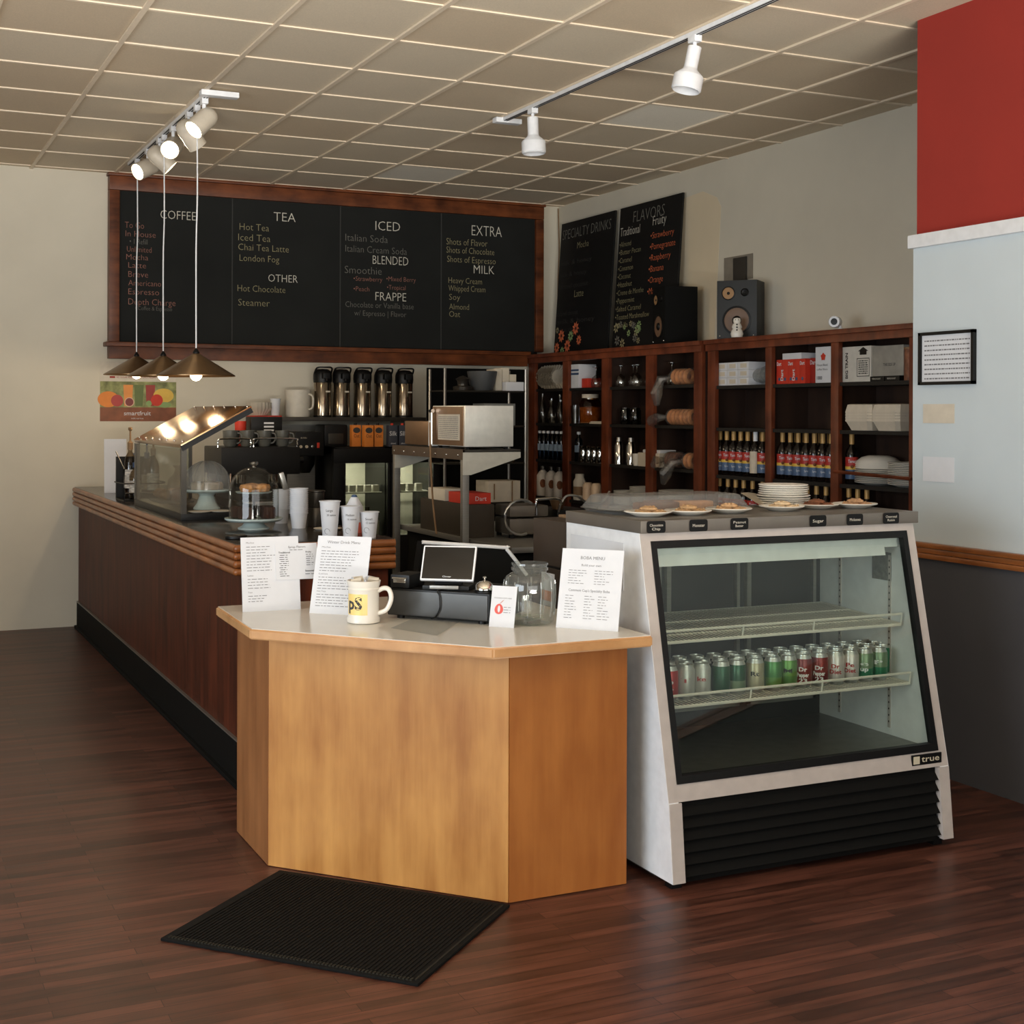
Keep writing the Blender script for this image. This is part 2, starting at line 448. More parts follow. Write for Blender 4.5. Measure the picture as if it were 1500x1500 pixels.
# projecting wall at right: dark wainscot, wood chair rail, pale blue wall, white ledge, red wall above
b = MB()
b.box((PX, Y0, 0), (WR, PY, 0.97), 0)
b.box((PX, Y0, 0.97), (WR, PY, 2.36), 1)
b.box((PX + 0.02, Y0, 2.36), (WR, PY - 0.0, CEIL), 2)
pier = struct(b.build('wall_pier', [M_WDARK, M_WBLUE, M_WRED], smooth=0))
b = MB(); b.box((PX - 0.025, Y0 + 0.1, 2.35), (PX + 0.03, PY + 0.012, 2.41), 0, 0.006); struct(b.build('trim_1', M_WHITE))
b = MB()
for k in range(3): b.box((PX - 0.026 + (0.008 if k == 1 else 0), Y0 + 0.1, 0.955 + k * 0.024), (PX + 0.01, PY + 0.01, 0.978 + k * 0.024), 0, 0.006)
struct(b.build('trim_2', M_TRIMW))
# left wall and front wall with street windows (behind the camera)
def wall_with_hole(name, axis, pos, thick, a0, a1, h0, h1, wa0, wa1, wz0, wz1):
    b = MB()
    for (p, q, r_, s_) in ((a0, wa0, h0, h1), (wa1, a1, h0, h1), (wa0, wa1, h0, wz0), (wa0, wa1, wz1, h1)):
        if axis == 'x': b.box((pos, p, r_), (pos + thick, q, s_))
        else: b.box((p, pos, r_), (q, pos + thick, s_))
    return struct(b.build(name, M_WBACK, smooth=0))
wall_with_hole('wall_left', 'x', X0 - 0.1, 0.1, Y0, WB, 0, CEIL, -0.1, 4.5, 0.55, 2.65)
wall_with_hole('wall_front', 'y', Y0 - 0.1, 0.1, X0, PX, 0, CEIL, -2.3, 3.5, 0.55, 2.75)
def window(name, axis, pos, a0, a1, z0, z1, n):
    b = MB(); t = 0.05
    def bx(p, q, r_, s_):
        if axis == 'x': b.box((pos - 0.08, p, r_), (pos - 0.03, q, s_))
        else: b.box((p, pos - 0.08, r_), (q, pos - 0.03, s_))
    bx(a0, a1, z0, z0 + t); bx(a0, a1, z1 - t, z1)
    for k in range(n + 1):
        a = a0 + (a1 - a0 - t) * k / n; bx(a, a + t, z0 + t, z1 - t)
    w = struct(b.build(name, M_MATBLK))
    g = MB()
    if axis == 'x': g.box((pos - 0.058, a0, z0), (pos - 0.052, a1, z1))
    else: g.box((a0, pos - 0.058, z0), (a1, pos - 0.052, z1))
    g.build('pane', M_GLASS, w)
window('window_1', 'y', Y0, -2.3, 3.5, 0.55, 2.75, 3)
window('window_2', 'x', X0, -0.1, 4.5, 0.55, 2.65, 2)
# black sheet standing for the darkness of a doorway beside the shelf wall
b = MB(); b.box((4.27, WB - 0.03, 0), (5.16, WB - 0.001, 1.97)); struct(b.build('dark_doorway_sheet', M_MATBLK))
b = MB(); b.box((3.0, WB - 0.02, 0.9), (3.42, WB - 0.001, 1.5)); struct(b.build('trim_3', M_STEELB))

# ================================================================== LEFT BAR COUNTER
CX0, CX1, CY0, CY1, CZ = 1.48, 2.14, 5.8, 10.6, 1.04
bar = thing('bar_counter', 'long dark mahogany bar counter with reeded wood edge running to the back wall', 'counter', (CX0, CY0, 0))
L = lambda x, y, z: (x - CX0, y - CY0, z)
b = MB(); b.box(L(CX0, CY0, 0.0), L(CX1, CY1, 1.0)); b.build('body', M_CWOOD, bar)
b = MB(); b.box(L(CX0 - 0.03, CY0 - 0.03, 1.0), L(CX1 + 0.02, CY1, 1.04), 0, 0.004); b.build('worktop', M_CTOP, bar)
b = MB()
for k in range(4):
    z0 = 0.905 + k * 0.033
    rr = 0.0165
    for (p, q) in (((CX0 - 0.03, CY1, z0 + rr), (CX0 - 0.03, CY0 - 0.03, z0 + rr)), ((CX0 - 0.03, CY0 - 0.03, z0 + rr), (CX1 + 0.02, CY0 - 0.03, z0 + rr))):
        b.tube([L(*p), L(*q)], rr, 10)
    b.sphere(L(CX0 - 0.03, CY0 - 0.03, z0 + rr), rr)
b.build('reeded_edge', M_TRIMW, bar)
b = MB()
b.box(L(CX0 - 0.012, CY0 - 0.012, 0), L(CX0 + 0.01, CY1, 0.19)); b.box(L(CX0 - 0.012, CY0 - 0.012, 0), L(CX1, CY0 + 0.01, 0.19))
b.box(L(CX0 - 0.03, CY0 - 0.03, 0), L(CX0 + 0.01, CY1, 0.02), 0, 0.004)
b.build('kick_base', M_MATBLK, bar)
b = MB(); b.box(L(CX0 - 0.014, CY0 - 0.014, 0.19), L(CX0 + 0.01, CY1, 0.197)); b.build('base_trim', M_STEELB, bar)

# ================================================================== KIOSK
kiosk = thing('order_counter', 'light maple order counter with an angled front and pale worktop', 'counter', (1.31, 4.76, 0))
K = lambda x, y: (x - 1.31, y - 4.76)
pA, pB, pC, pD, pE = (1.31, 5.2), (1.31, 4.76), (1.921, 4.066), (2.365, 4.066), (2.365, 5.2)
def ins(poly, d):
    cx = sum(p[0] for p in poly) / len(poly); cy = sum(p[1] for p in poly) / len(poly)
    return [(cx + (p[0] - cx) * (1 - d), cy + (p[1] - cy) * (1 - d)) for p in poly]
b = MB(); b.prism([K(*p) for p in ins([pA, pB, pC, pD, pE], 0.03)], 0.0, 0.823); b.build('carcass', M_MATBLK, kiosk)
def panel(a, c, z0, z1, t=0.012, gap=0.002):
    a, c = Vector(a), Vector(c); d = (c - a).normalized(); nrm = Vector((-d.y, d.x)) * -1
    a = a + d * gap; c = c - d * gap
    mb = MB(); inn = [a, c, c - nrm * t, a - nrm * t]
    mb.prism([K(*p) for p in inn], z0, z1); return mb
panel(pB, pC, 0.003, 0.823).build('front_panel', M_KWOOD, kiosk)
panel(pC, pD, 0.003, 0.823).build('right_panel', M_KWOOD2, kiosk)
panel(pA, pB, 0.003, 0.823).build('left_panel', M_KWOOD3, kiosk)
top = [(1.235, 5.23), (1.212, 4.64), (1.81, 3.95), (2.395, 3.95), (2.395, 5.23)]
b = MB(); b.prism([K(*p) for p in top], 0.823, 0.858); 
bmesh.ops.bevel(b.bm, geom=[e for e in b.bm.edges], offset=0.005, segments=2, affect='EDGES')
b.build('worktop_edge', M_KEDGE, kiosk)
b = MB(); b.prism([K(*p) for p in ins(top, 0.012)], 0.8575, 0.860); b.build('worktop_laminate', M_TOPLAM, kiosk)
KZ = 0.860

# ================================================================== DISPLAY FRIDGE
FX0, FX1, FH = 2.456, 3.676, 1.182
fr = thing('display_fridge', 'white slant-front glass display fridge with drinks inside', 'fridge', (FX0, 3.92, 0))
fl = lambda x, y, z: (x - FX0, y - 3.92, z)
FB = 4.69
def fy(z): return 3.952 + (z - 0.29) * (4.147 - 3.952) / (FH - 0.29)
prof = [(3.92, 0.03), (3.948, 0.29), (4.147, FH), (FB, FH), (FB, 0.03)]
for x0, nm in ((FX0, 'left_side_panel'), (FX1 - 0.04, 'right_side_panel')):
    b = MB(); b.prism([(y - 3.92, z) for y, z in prof], x0 - FX0, x0 + 0.04 - FX0, axis='x'); b.build(nm, M_WHITE, fr)
# front frame: bands and stiles following the slope
b = MB()
def slab(x0, x1, z0, z1, out=0.004, t=0.02):
    b.prism([(fy(z0) - out - 3.92, z0), (fy(z1) - out - 3.92, z1), (fy(z1) + t - 3.92, z1), (fy(z0) + t - 3.92, z0)], x0 - FX0, x1 - FX0, axis='x')
slab(FX0 + 0.002, FX1 - 0.002, 0.293, 0.352)
slab(FX0 + 0.002, FX1 - 0.002, 1.152, FH)
slab(FX0 + 0.002, FX0 + 0.042, 0.352, 1.152); slab(FX1 - 0.042, FX1 - 0.002, 0.352, 1.152)
b.prism([(3.918 - 3.92, 0.03), (3.944 - 3.92, 0.29), (3.968 - 3.92, 0.29), (3.94 - 3.92, 0.03)], 0.002, 0.05, axis='x')
b.prism([(3.918 - 3.92, 0.03), (3.944 - 3.92, 0.29), (3.968 - 3.92, 0.29), (3.94 - 3.92, 0.03)], FX1 - FX0 - 0.05, FX1 - FX0 - 0.002, axis='x')
b.build('front_frame', M_SHADEW, fr)
b = MB()
slab(FX0 + 0.040, FX1 - 0.040, 0.350, 0.376, 0.008); slab(FX0 + 0.040, FX1 - 0.040, 1.128, 1.154, 0.008)
slab(FX0 + 0.040, FX0 + 0.062, 0.376, 1.128, 0.008); slab(FX1 - 0.062, FX1 - 0.040, 0.376, 1.128, 0.008)
b.build('black_gasket', M_BLACK, fr)
b = MB(); slab(FX0 + 0.058, FX1 - 0.058, 0.372, 1.132, -0.004, 0.009); b.build('glass_pane', M_PANE, fr)
# louvred black base grille
b = MB()
b.prism([(3.95 - 3.92, 0.02), (3.965 - 3.92, 0.29), (4.1 - 3.92, 0.29), (4.1 - 3.92, 0.02)], 0.05, FX1 - FX0 - 0.05, axis='x')
for k in range(6):
    z = 0.045 + k * 0.04
    b.prism([(3.928 - 3.92 + k * 0.003, z), (3.95 - 3.92 + k * 0.003, z + 0.028), (3.965 - 3.92, z + 0.028), (3.965 - 3.92, z)], 0.052, FX1 - FX0 - 0.052, axis='x')
b.build('louvre_grille', M_MATBLK, fr)
# cabinet shell: floor, back, top
b = MB(); b.box(fl(FX0 + 0.04, 3.99, 0.3), fl(FX1 - 0.04, FB, 0.352)); b.box(fl(FX0 + 0.04, 4.1, 0.0), fl(FX1 - 0.04, FB, 0.3)); b.build('inner_floor', mat('scuffed_steel', (120, 118, 112), 0.3, 0.6, var=0.15), fr)
b = MB(); b.box(fl(FX0 + 0.04, FB - 0.03, 0.352), fl(FX1 - 0.04, FB, FH)); b.build('rear_doors', mat('smoked_door', (40, 42, 40), 0.3), fr)
b = MB()
for x in (FX0 + 0.05, FX0 + 0.42, FX0 + 0.80): 
    b.box(fl(x, FB - 0.05, 0.42), fl(x + 0.02, FB - 0.03, 1.08)); b.box(fl(x + 0.33, FB - 0.05, 0.42), fl(x + 0.345, FB - 0.03, 1.08))
    b.box(fl(x, FB - 0.05, 1.06), fl(x + 0.345, FB - 0.03, 1.08)); b.box(fl(x, FB - 0.05, 0.42), fl(x + 0.345, FB - 0.03, 0.44))
b.build('rear_door_frames', M_STEELB, fr)
b = MB(); b.box(fl(FX0 + 0.04, 4.17, 1.09), fl(FX1 - 0.04, FB - 0.03, FH - 0.002)); 
b.prism([(4.16 - 3.92, 1.06), (4.17 - 3.92, 1.10), (4.40 - 3.92, 1.10), (4.36 - 3.92, 1.045)], 0.06, FX1 - FX0 - 0.12, axis='x')
b.build('lamp_housing', M_WHITE, fr)
b = MB(); b.box(fl(FX1 - 0.0425, 4.22, 0.95), fl(FX1 - 0.040, 4.33, 1.06)); b.build('rating_plate', mat('rating_plate_grey', (120, 120, 116), 0.6, var=0.3, vscale=70), fr)
b = MB()
for y in (4.22, 4.52):
    b.box(fl(FX1 - 0.0445, y, 0.38), fl(FX1 - 0.040, y + 0.014, 1.05), 0)
    for k in range(26): b.box(fl(FX1 - 0.0455, y + 0.004, 0.40 + k * 0.025), fl(FX1 - 0.0443, y + 0.009, 0.407 + k * 0.025), 1)
b.build('shelf_standards', [M_SHADEW, M_BLACK], fr)
# badge
b = MB(); by = fy(0.325) - 0.0085
b.box(fl(3.505, by, 0.306), fl(3.645, by + 0.006, 0.344), 0)
b.box(fl(3.511, by - 0.001, 0.311), fl(3.540, by + 0.001, 0.339), 1)
b.text('true', fl(3.548, by - 0.0015, 0.317), (1, 0, 0), (0, 0, 1), 0.085, 0.022, 1, 0.01)
b.build('maker_badge', [M_BLACK, mat('badge_silver', (208, 200, 176), 0.4)], fr)
# stainless top
b = MB(); b.box(fl(FX0 - 0.004, 4.128, FH), fl(FX1 + 0.012, FB + 0.0, 1.226), 0, 0.003); b.build('steel_top', mat('dull_steel_top', (128, 122, 114), 0.35, 0.6, var=0.08, vscale=5), fr)
FT = 1.226
# feet
for x in (FX0 + 0.02, FX1 - 0.06):
    for y in (3.96, FB - 0.06):
        b = MB(); b.box(fl(x, y, 0.0), fl(x + 0.04, y + 0.04, 0.035)); b.build('foot', M_BLACK, fr)
# wire shelves
def wire_shelf(zf, yf, yb, zb):
    b = MB(); x0, x1 = FX0 + 0.075, FX1 - 0.055
    sh = 0.0
    for y, z in ((yf, zf), (yb, zb), (yf + 0.1, zf + (zb - zf) * 0.25), (yf + 0.3, zf + (zb - zf) * 0.7)):
        b.tube([fl(x0, y, z), fl(x1, y, z)], 0.006, 6)
    n = 62
    for k in range(n + 1):
        x = x0 + (x1 - x0) * k / n
        b.tube([fl(x, yf, zf + 0.004), fl(x, yb, zb + 0.004)], 0.0024, 4)
    for x in (x0, x1): b.tube([fl(x, yf, zf), fl(x, yb, zb)], 0.004, 6)
    b.tube([fl(x0, yf - 0.008, zf + 0.042), fl(x1, yf - 0.008, zf + 0.042)], 0.005, 6)
    for f in (0, 0.33, 0.62, 1): b.tube([fl(x0 + (x1 - x0) * f, yf, zf), fl(x0 + (x1 - x0) * f, yf - 0.008, zf + 0.042)], 0.0035, 6)
    return b.build('wire_shelf', M_WIRE, fr)
wire_shelf(0.792, 4.15, 4.63, 0.815)
wire_shelf(0.575, 4.10, 4.63, 0.575)

# ================================================================== FLOOR MAT
mc = [Vector((0.831, 4.22)), Vector((1.299, 4.713)), Vector((1.885, 4.052)), Vector((1.414, 3.581))]
mo = mc[0]; md = (mc[3] - mc[0]).normalized(); mw = (mc[3] - mc[0]).length; mn = (mc[1] - mc[0]).normalized(); mh = 0.674
mat_o = thing('floor_mat', 'black ribbed rubber doormat lying on the plank floor before the order counter', 'doormat', (mo.x, mo.y, 0.0), math.atan2(md.y, md.x))
b = MB(); b.box((0, 0, 0.0005), (mw, mh, 0.010), 0, 0.004); b.build('backing', M_RUBBER, mat_o)
b = MB(); n = 58
for k in range(n):
    x = 0.03 + (mw - 0.06) * k / n
    b.box((x, 0.03, 0.008), (x + (mw - 0.06) / n * 0.55, mh - 0.03, 0.0125))
b.build('ribs', M_RUBBER, mat_o)
b = MB(); 
for k in range(70): b.box((0.02 + (mw - 0.04) * k / 70, 0.010, 0.009), (0.02 + (mw - 0.04) * (k + 0.6) / 70, 0.024, 0.0135)); 
b.box((mw - 0.02, 0.02, 0.009), (mw - 0.014, mh - 0.02, 0.0125))
b.build('border', mat('worn_rubber_edge', (40, 38, 32), 0.9, spec=0.2), mat_o)

# ================================================================== BIG CHALKBOARD ON THE BACK WALL
BY = 10.60
cb = thing('menu_chalkboard', 'wide wood-framed chalkboard menu spanning the back wall', 'chalkboard', (1.70, BY, 2.0))
bl = lambda x, y, z: (x - 1.70, y - BY, z - 2.0)
b = MB(); b.box(bl(1.74, BY, 2.10), bl(5.26, WB - 0.002, 3.27)); b.build('slate', M_CHALKB, cb)
b = MB()
for x in (2.62, 3.495, 4.37): b.box(bl(x - 0.004, BY - 0.002, 2.12), bl(x + 0.004, BY + 0.002, 3.255))
b.build('panel_seams', mat('seam_grey', (52, 52, 49), 0.8), cb)
b = MB()
b.box(bl(1.69, BY - 0.03, 3.255), bl(5.31, WB - 0.002, 3.36), 0, 0.008); b.box(bl(1.68, BY - 0.045, 3.361), bl(5.32, WB - 0.003, 3.383), 0, 0.005)
b.box(bl(1.69, BY - 0.028, 2.119), bl(1.765, WB - 0.003, 3.254), 0, 0.008); b.box(bl(5.235, BY - 0.028, 2.119), bl(5.31, WB - 0.003, 3.254), 0, 0.008)
b.box(bl(1.69, BY - 0.025, 1.995), bl(5.16, WB - 0.002, 2.09), 0, 0.006)
b.build('wood_frame', M_FRAMEW, cb)
b = MB(); b.box(bl(1.66, BY - 0.09, 2.085), bl(5.16, WB - 0.002, 2.118), 0, 0.008); b.build('chalk_ledge', M_FRAMEW, cb)
W_ = {'w': MB(), 'w2': MB(), 'y': MB(), 'p': MB()}
def chalk(k, s, u0, u1, v, h):
    p, q = at_y(u0, v, BY - 0.004), at_y(u1, v, BY - 0.004)
    sc_ = (q.x - p.x) / (u1 - u0)
    W_[k].text(s, bl(p.x, BY - 0.004, p.z), (1, 0, (q.z - p.z) / (q.x - p.x) * 0), (0, 0, 1), q.x - p.x, h * sc_, 0, -0.014)
for t in [('w', 'COFFEE', 235, 287, 320, 13), ('p', 'To Go', 183, 211, 333.6, 9.5), ('p', 'In House', 184, 228, 346, 9), ('w2', '• 1 Refill', 190, 216, 357, 8),
          ('p', 'Unlimited', 186, 222, 368.5, 8.5), ('p', 'Mocha', 185, 217, 380, 8.5), ('p', 'Latte', 188, 214, 392, 8.5), ('p', 'Breve', 188, 217, 405.5, 9), ('p', 'Americano', 188, 236, 418, 8.5),
          ('p', 'Espresso', 188, 233, 431, 9), ('p', 'Depth Charge', 188, 257, 446, 9.5), ('w2', '• Coffee & Espresso', 198, 252, 454, 6),
          ('w', 'TEA', 401, 433, 323.5, 13), ('y', 'Hot Tea', 351, 394, 336.5, 10), ('y', 'Iced Tea', 349, 396, 352, 10), ('y', 'Chai Tea Latte', 349, 423, 366, 9.5), ('y', 'London Fog', 351, 409, 382, 9.5),
          ('w', 'OTHER', 393, 436, 412.5, 11), ('y', 'Hot Chocolate', 348, 418, 426.5, 9.5), ('y', 'Steamer', 349, 395, 447.5, 10),
          ('w', 'ICED', 550, 586, 337, 13), ('w2', 'Italian Soda', 506, 568, 352.5, 10), ('w2', 'Italian Cream Soda', 506, 596, 368.5, 9.5), ('w', 'BLENDED', 546, 598, 386.5, 12), ('w2', 'Smoothie', 505, 559, 400, 10.5),
          ('p', '•Strawberry', 518, 560, 411, 6.5), ('p', '•Mixed Berry', 566, 609, 411.5, 6.5), ('p', '•Peach', 518, 541, 426, 6.5), ('p', '•Tropical', 567, 594, 424, 6.5), ('w', 'FRAPPE', 550, 595, 440, 12),
          ('w2', 'Chocolate or Vanilla base', 506, 606, 449.5, 8), ('w2', 'w/ Espresso | Flavor', 519, 595, 462, 7.5),
          ('w', 'EXTRA', 691, 735, 344.7, 14), ('y', 'Shots of Flavor', 654, 714, 358, 9), ('y', 'Shots of Chocolate', 654, 724, 370, 8.5), ('y', 'Shots of Espresso', 655, 726, 383.5, 8.5), ('w', 'MILK', 694, 724, 400.5, 11.5),
          ('y', 'Heavy Cream', 657, 706, 414.5, 8), ('y', 'Whipped Cream', 657, 711, 426, 8), ('y', 'Soy', 658, 674, 439, 8), ('y', 'Almond', 658, 687, 453, 8), ('y', 'Oat', 658, 674, 464, 8)]:
    chalk(*t)
W_['w'].build('white_headings', M_CH_W, cb, smooth=0); W_['w2'].build('faint_white_lettering', M_CH_W2, cb, smooth=0)
W_['y'].build('yellow_lettering', M_CH_Y, cb, smooth=0); W_['p'].build('pink_lettering', M_CH_P, cb, smooth=0)

# ================================================================== LEANING BLACK BOARDS ON THE SHELF TOP
SHX, SHT = 5.18, 2.094        # face and top of the wall shelving
def lean_board(label, ya, yb):
    o = thing('leaning_chalkboard', label, 'chalkboard', (SHX + 0.20, ya, SHT))
    bot, topx, h = 0.0, 0.075, 1.125
    up = Vector((topx, 0, h)).normalized(); rt = Vector((0, -1, 0)); nm = Vector((-up.z, 0, up.x))
    w = ya - yb; HH = math.hypot(topx, h)
    mb = MB(); c = Vector((0.012, -w / 2, 0)) + up * HH / 2
    mb.obox(c, rt, up, nm, w / 2, HH / 2, 0.008, 0, 0.003); mb.build('panel', M_CHB2, o)
    def T(m, s, s0, s1, t, hh): m.text(s, Vector((0, 0, 0)) + rt * s0 + up * t + nm * 0.0005 - Vector((0.0, 0, 0)), rt, up, s1 - s0, hh, 0, -0.014)
    return o, T, up, rt, nm
def flower(mb, c, r, rt, up, n, mi):
    for k in range(n):
        a = 2 * PI * k / n; d = rt * math.cos(a) + up * math.sin(a); e = rt * -math.sin(a) + up * math.cos(a)
        mb.quad(c + d * r * 0.15, c + d * r * 0.6 + e * r * 0.2, c + d * r, c + d * r * 0.6 - e * r * 0.2, mi)
rg = random.Random(3)
o, T, up, rt, nm = lean_board('black chalkboard of specialty drinks leaning beside the wall corner', 10.53, 9.60)
m = MB(); T(m, 'SPECIALTY DRINKS', 0.04, 0.88, 0.985, 0.085); m.build('heading', M_CH_W2, o, smooth=0)
m = MB(); T(m, 'Mocha', 0.32, 0.52, 0.885, 0.055); T(m, 'Latte', 0.32, 0.48, 0.475, 0.06); m.build('section_names', M_CH_Y, o, smooth=0)
m = MB()
for t in (0.76, 0.66, 0.56, 0.33, 0.26, 0.19): T(m, rg.choice(['milk & honey', 'white cherry', 'caramel coconut']), 0.03, 0.03 + rg.uniform(0.35, 0.7), t, 0.04)
m.build('faint_lettering', M_CH_F, o, smooth=0)
m = MB()
for (s, t, r, mi) in ((0.13, 0.16, 0.06, 0), (0.38, 0.21, 0.06, 0), (0.25, 0.07, 0.06, 0), (0.3, 0.15, 0.05, 1), (0.06, 0.06, 0.05, 0), (0.45, 0.11, 0.045, 0), (0.16, 0.03, 0.04, 1), (0.05, 0.21, 0.03, 2)):
    flower(m, rt * s + up * t + nm * 0.0005, r, rt, up, 9, mi)
m.build('chalk_flowers', [M_CH_O, M_CH_G, M_CH_Y], o, smooth=0)
o, T, up, rt, nm = lean_board('black chalkboard of flavors behind the left speaker', 9.52, 8.605)
m = MB(); T(m, 'FLAVORS', 0.22, 0.68, 0.99, 0.09); m.build('heading', M_CH_W2, o, smooth=0)
m = MB(); T(m, 'Traditional', 0.03, 0.33, 0.90, 0.07); T(m, 'Fruity', 0.52, 0.71, 0.93, 0.075); m.build('column_names', M_CH_W, o, smooth=0)
m = MB()
for i, s in enumerate(['Almond', 'Butter Pecan', 'Caramel', 'Cinnamon', 'Coconut', 'Hazelnut', 'Creme de Menthe', 'Peppermint', 'Salted Caramel', 'Toasted Marshmallow', 'Vanilla']):
    T(m, '•' + s, 0.03, 0.05 + 0.026 * len(s), 0.815 - i * 0.064, 0.042)
m.build('flavor_list', M_CH_Y, o, smooth=0)
m = MB()
for i, s in enumerate(['Strawberry', 'Pomegranate', 'Raspberry', 'Banana', 'Orange', 'Mango']):
    T(m, '•' + s, 0.50, 0.54 + 0.029 * len(s), 0.83 - i * 0.085, 0.05)
m.build('fruit_list', M_CH_O, o, smooth=0)
m = MB()
for k in range(16):
    flower(m, rt * rg.uniform(0.03, 0.42) + up * rg.uniform(0.04, 0.2) + nm * 0.0005, rg.uniform(0.02, 0.045), rt, up, 7, rg.choice([0, 1, 1, 2]))
m.build('chalk_flowers', [M_CH_Y, M_CH_G, M_CH_W2], o, smooth=0)

# ================================================================== WALL SHELVING (two units)
def shelf_unit(label, ys_, y0, y1, levels, extra=None):
    """ys_: stile (y_hi, y_lo) pairs; y0 > y1"""
    o = thing('wall_shelf', label, 'shelf', (SHX, y0, 0))
    q = lambda x, y, z: (x - SHX, y - y0, z)
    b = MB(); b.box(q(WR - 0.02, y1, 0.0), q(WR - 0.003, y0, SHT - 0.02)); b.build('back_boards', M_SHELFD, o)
    b = MB(); b.box(q(SHX - 0.03, y1 - 0.0, SHT - 0.03), q(WR - 0.003, y0, SHT), 0, 0.006); b.box(q(SHX - 0.012, y1, SHT - 0.075), q(SHX + 0.03, y0, SHT - 0.028), 0, 0.004)
    b.build('cornice', M_SHELFW, o)
    for (a, c) in ys_:
        b = MB(); b.box(q(SHX, c, 0.0), q(SHX + 0.03, a, SHT - 0.07), 0, 0.003)
        b.build('stile', M_SHELFW, o)
    for y in (y0 - 0.02, y1):
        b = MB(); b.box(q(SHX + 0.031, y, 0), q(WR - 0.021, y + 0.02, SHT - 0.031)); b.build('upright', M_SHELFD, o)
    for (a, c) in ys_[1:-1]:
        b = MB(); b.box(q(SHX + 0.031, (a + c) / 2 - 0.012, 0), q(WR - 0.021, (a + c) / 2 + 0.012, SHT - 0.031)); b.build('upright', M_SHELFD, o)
    for k, z in enumerate(levels):
        b = MB(); b.box(q(SHX + 0.012, y1 + 0.02, z - 0.022), q(WR - 0.02, y0 - 0.02, z)); b.build('shelf_board', M_SHELFB, o)
    if extra:
        b = MB(); b.tube([q(*extra[0]), q(*extra[1])], 0.011, 6); b.build('loose_rail', M_SHELFW, o)
    return o
shelf_unit('cherry wood wall shelving of cups and jars, nearest the back corner', [(10.60, 10.48), (9.97, 9.87), (9.32, 9.21), (8.66, 8.55), (8.02, 7.92)], 10.61, 7.91, [0.30, 0.60, 0.90, 1.21, 1.515, 1.80])
shelf_unit('cherry wood wall shelving of syrup bottles and boxes beside the projecting wall', [(7.85, 7.76), (7.195, 7.13), (6.545, 6.475), (5.875, 5.80)], 7.86, 5.79, [0.30, 0.60, 0.88, 1.19, 1.505, 1.785], ((SHX - 0.008, 6.5, 1.262), (SHX - 0.008, 5.84, 1.248)))
S1 = dict(t=1.80, u=1.515, m=1.21, l=0.90)
S2 = dict(t=1.785, u=1.505, m=1.19, l=0.88)


# ================================================================== ITEMS ON THE ORDER COUNTER
def lean_sheet(name, label, cat, a, b_, h, lean, z=KZ, mats=M_PAPER, strut=True, t=0.003):
    a, b_ = Vector((a[0], a[1], 0)), Vector((b_[0], b_[1], 0))
    rt = (b_ - a).normalized(); w = (b_ - a).length; nm = Vector((-rt.y, rt.x, 0))
    up = (Vector((0, 0, math.cos(lean))) + nm * math.sin(lean)).normalized(); fn = rt.cross(up)   # fn points to the reader
    o = thing(name, label, cat, (a.x, a.y, z))
    m = MB(); m.obox(rt * w / 2 + up * h / 2 - fn * t / 2, rt, up, fn, w / 2, h / 2, t / 2)
    m.build('sheet', mats, o)
    if strut:
        m = MB()
        top_ = up * h * 0.8 - fn * (t + 0.001); foot = top_.copy(); foot.z = 0.002; foot = foot + nm * 0.035
        for s in (0.3, 0.7):
            p = rt * w * s
            m.tube([p + top_, p + foot], 0.002, 5)
        m.tube([rt * w * 0.3 + foot, rt * w * 0.7 + foot], 0.002, 5)
        m.build('easel_back', M_PLAST, o)
    front = fn * 0.0006
    def T(m, s, x, y, ww, hh, mi=0, bold=0.0): m.text(s, front + rt * x + up * y, rt, up, ww, hh, mi, bold)
    def S(m, x, y, ww, hh, mi=0): scribble(m, front + rt * x + up * y, rt, up, ww, hh, mi, rg)
    return o, T, S, w, rt, up, fn
rg = random.Random(11)
# drinks menu at the left
o, T, S, w, rt, up, fn = lean_sheet('menu_sheet', 'white printed menu sheet leaning at the left end of the order counter', 'menu', (1.287, 5.03), (1.505, 5.02), 0.275, 0.17)
m = MB(); T(m, 'Mochas', 0.02, 0.252, 0.03, 0.006)
for i in range(9): S(m, 0.02, 0.238 - i * 0.011, rg.uniform(0.07, 0.12), 0.0022)
T(m, 'Lattes', 0.022, 0.13, 0.022, 0.006)
for i in range(4): S(m, 0.022, 0.118 - i * 0.011, rg.uniform(0.07, 0.12), 0.0022)
T(m, 'Teas', 0.022, 0.068, 0.016, 0.006)
for i in range(3): S(m, 0.022, 0.056 - i * 0.010, rg.uniform(0.05, 0.10), 0.0022)
m.build('printed_lines', M_INK, o, smooth=0)
# syrup flavour note taped to the edge of that sheet
base_ = o
o, T, S, w, rt, up, fn = lean_sheet('flavor_note', 'small white list of syrup flavors stuck to the right edge of the left menu sheet', 'note', (1.400, 5.025), (1.560, 5.0176), 0.135, 0.17, KZ, M_PAPER, False)
o.location = Vector((1.287, 5.03, KZ)) + rt * 0.128 + up * 0.112 + fn * 0.0035
m = MB(); T(m, 'Syrup Flavors', 0.05, 0.118, 0.066, 0.008); S(m, 0.055, 0.110, 0.05, 0.0018)
T(m, 'Traditional', 0.012, 0.099, 0.044, 0.006, 0, 0.02); T(m, 'Fruity', 0.116, 0.099, 0.022, 0.006, 0, 0.02)
for i in range(11): S(m, 0.014 + rg.uniform(0, 0.006), 0.091 - i * 0.0078, rg.uniform(0.022, 0.036), 0.002)
for i in range(6): S(m, 0.114 + rg.uniform(0, 0.004), 0.091 - i * 0.0078, rg.uniform(0.018, 0.032), 0.002)
T(m, 'Seasonal', 0.112, 0.028, 0.034, 0.006, 0, 0.02); S(m, 0.112, 0.018, 0.034, 0.002)
m.build('printed_lines', M_INKD, o, smooth=0)
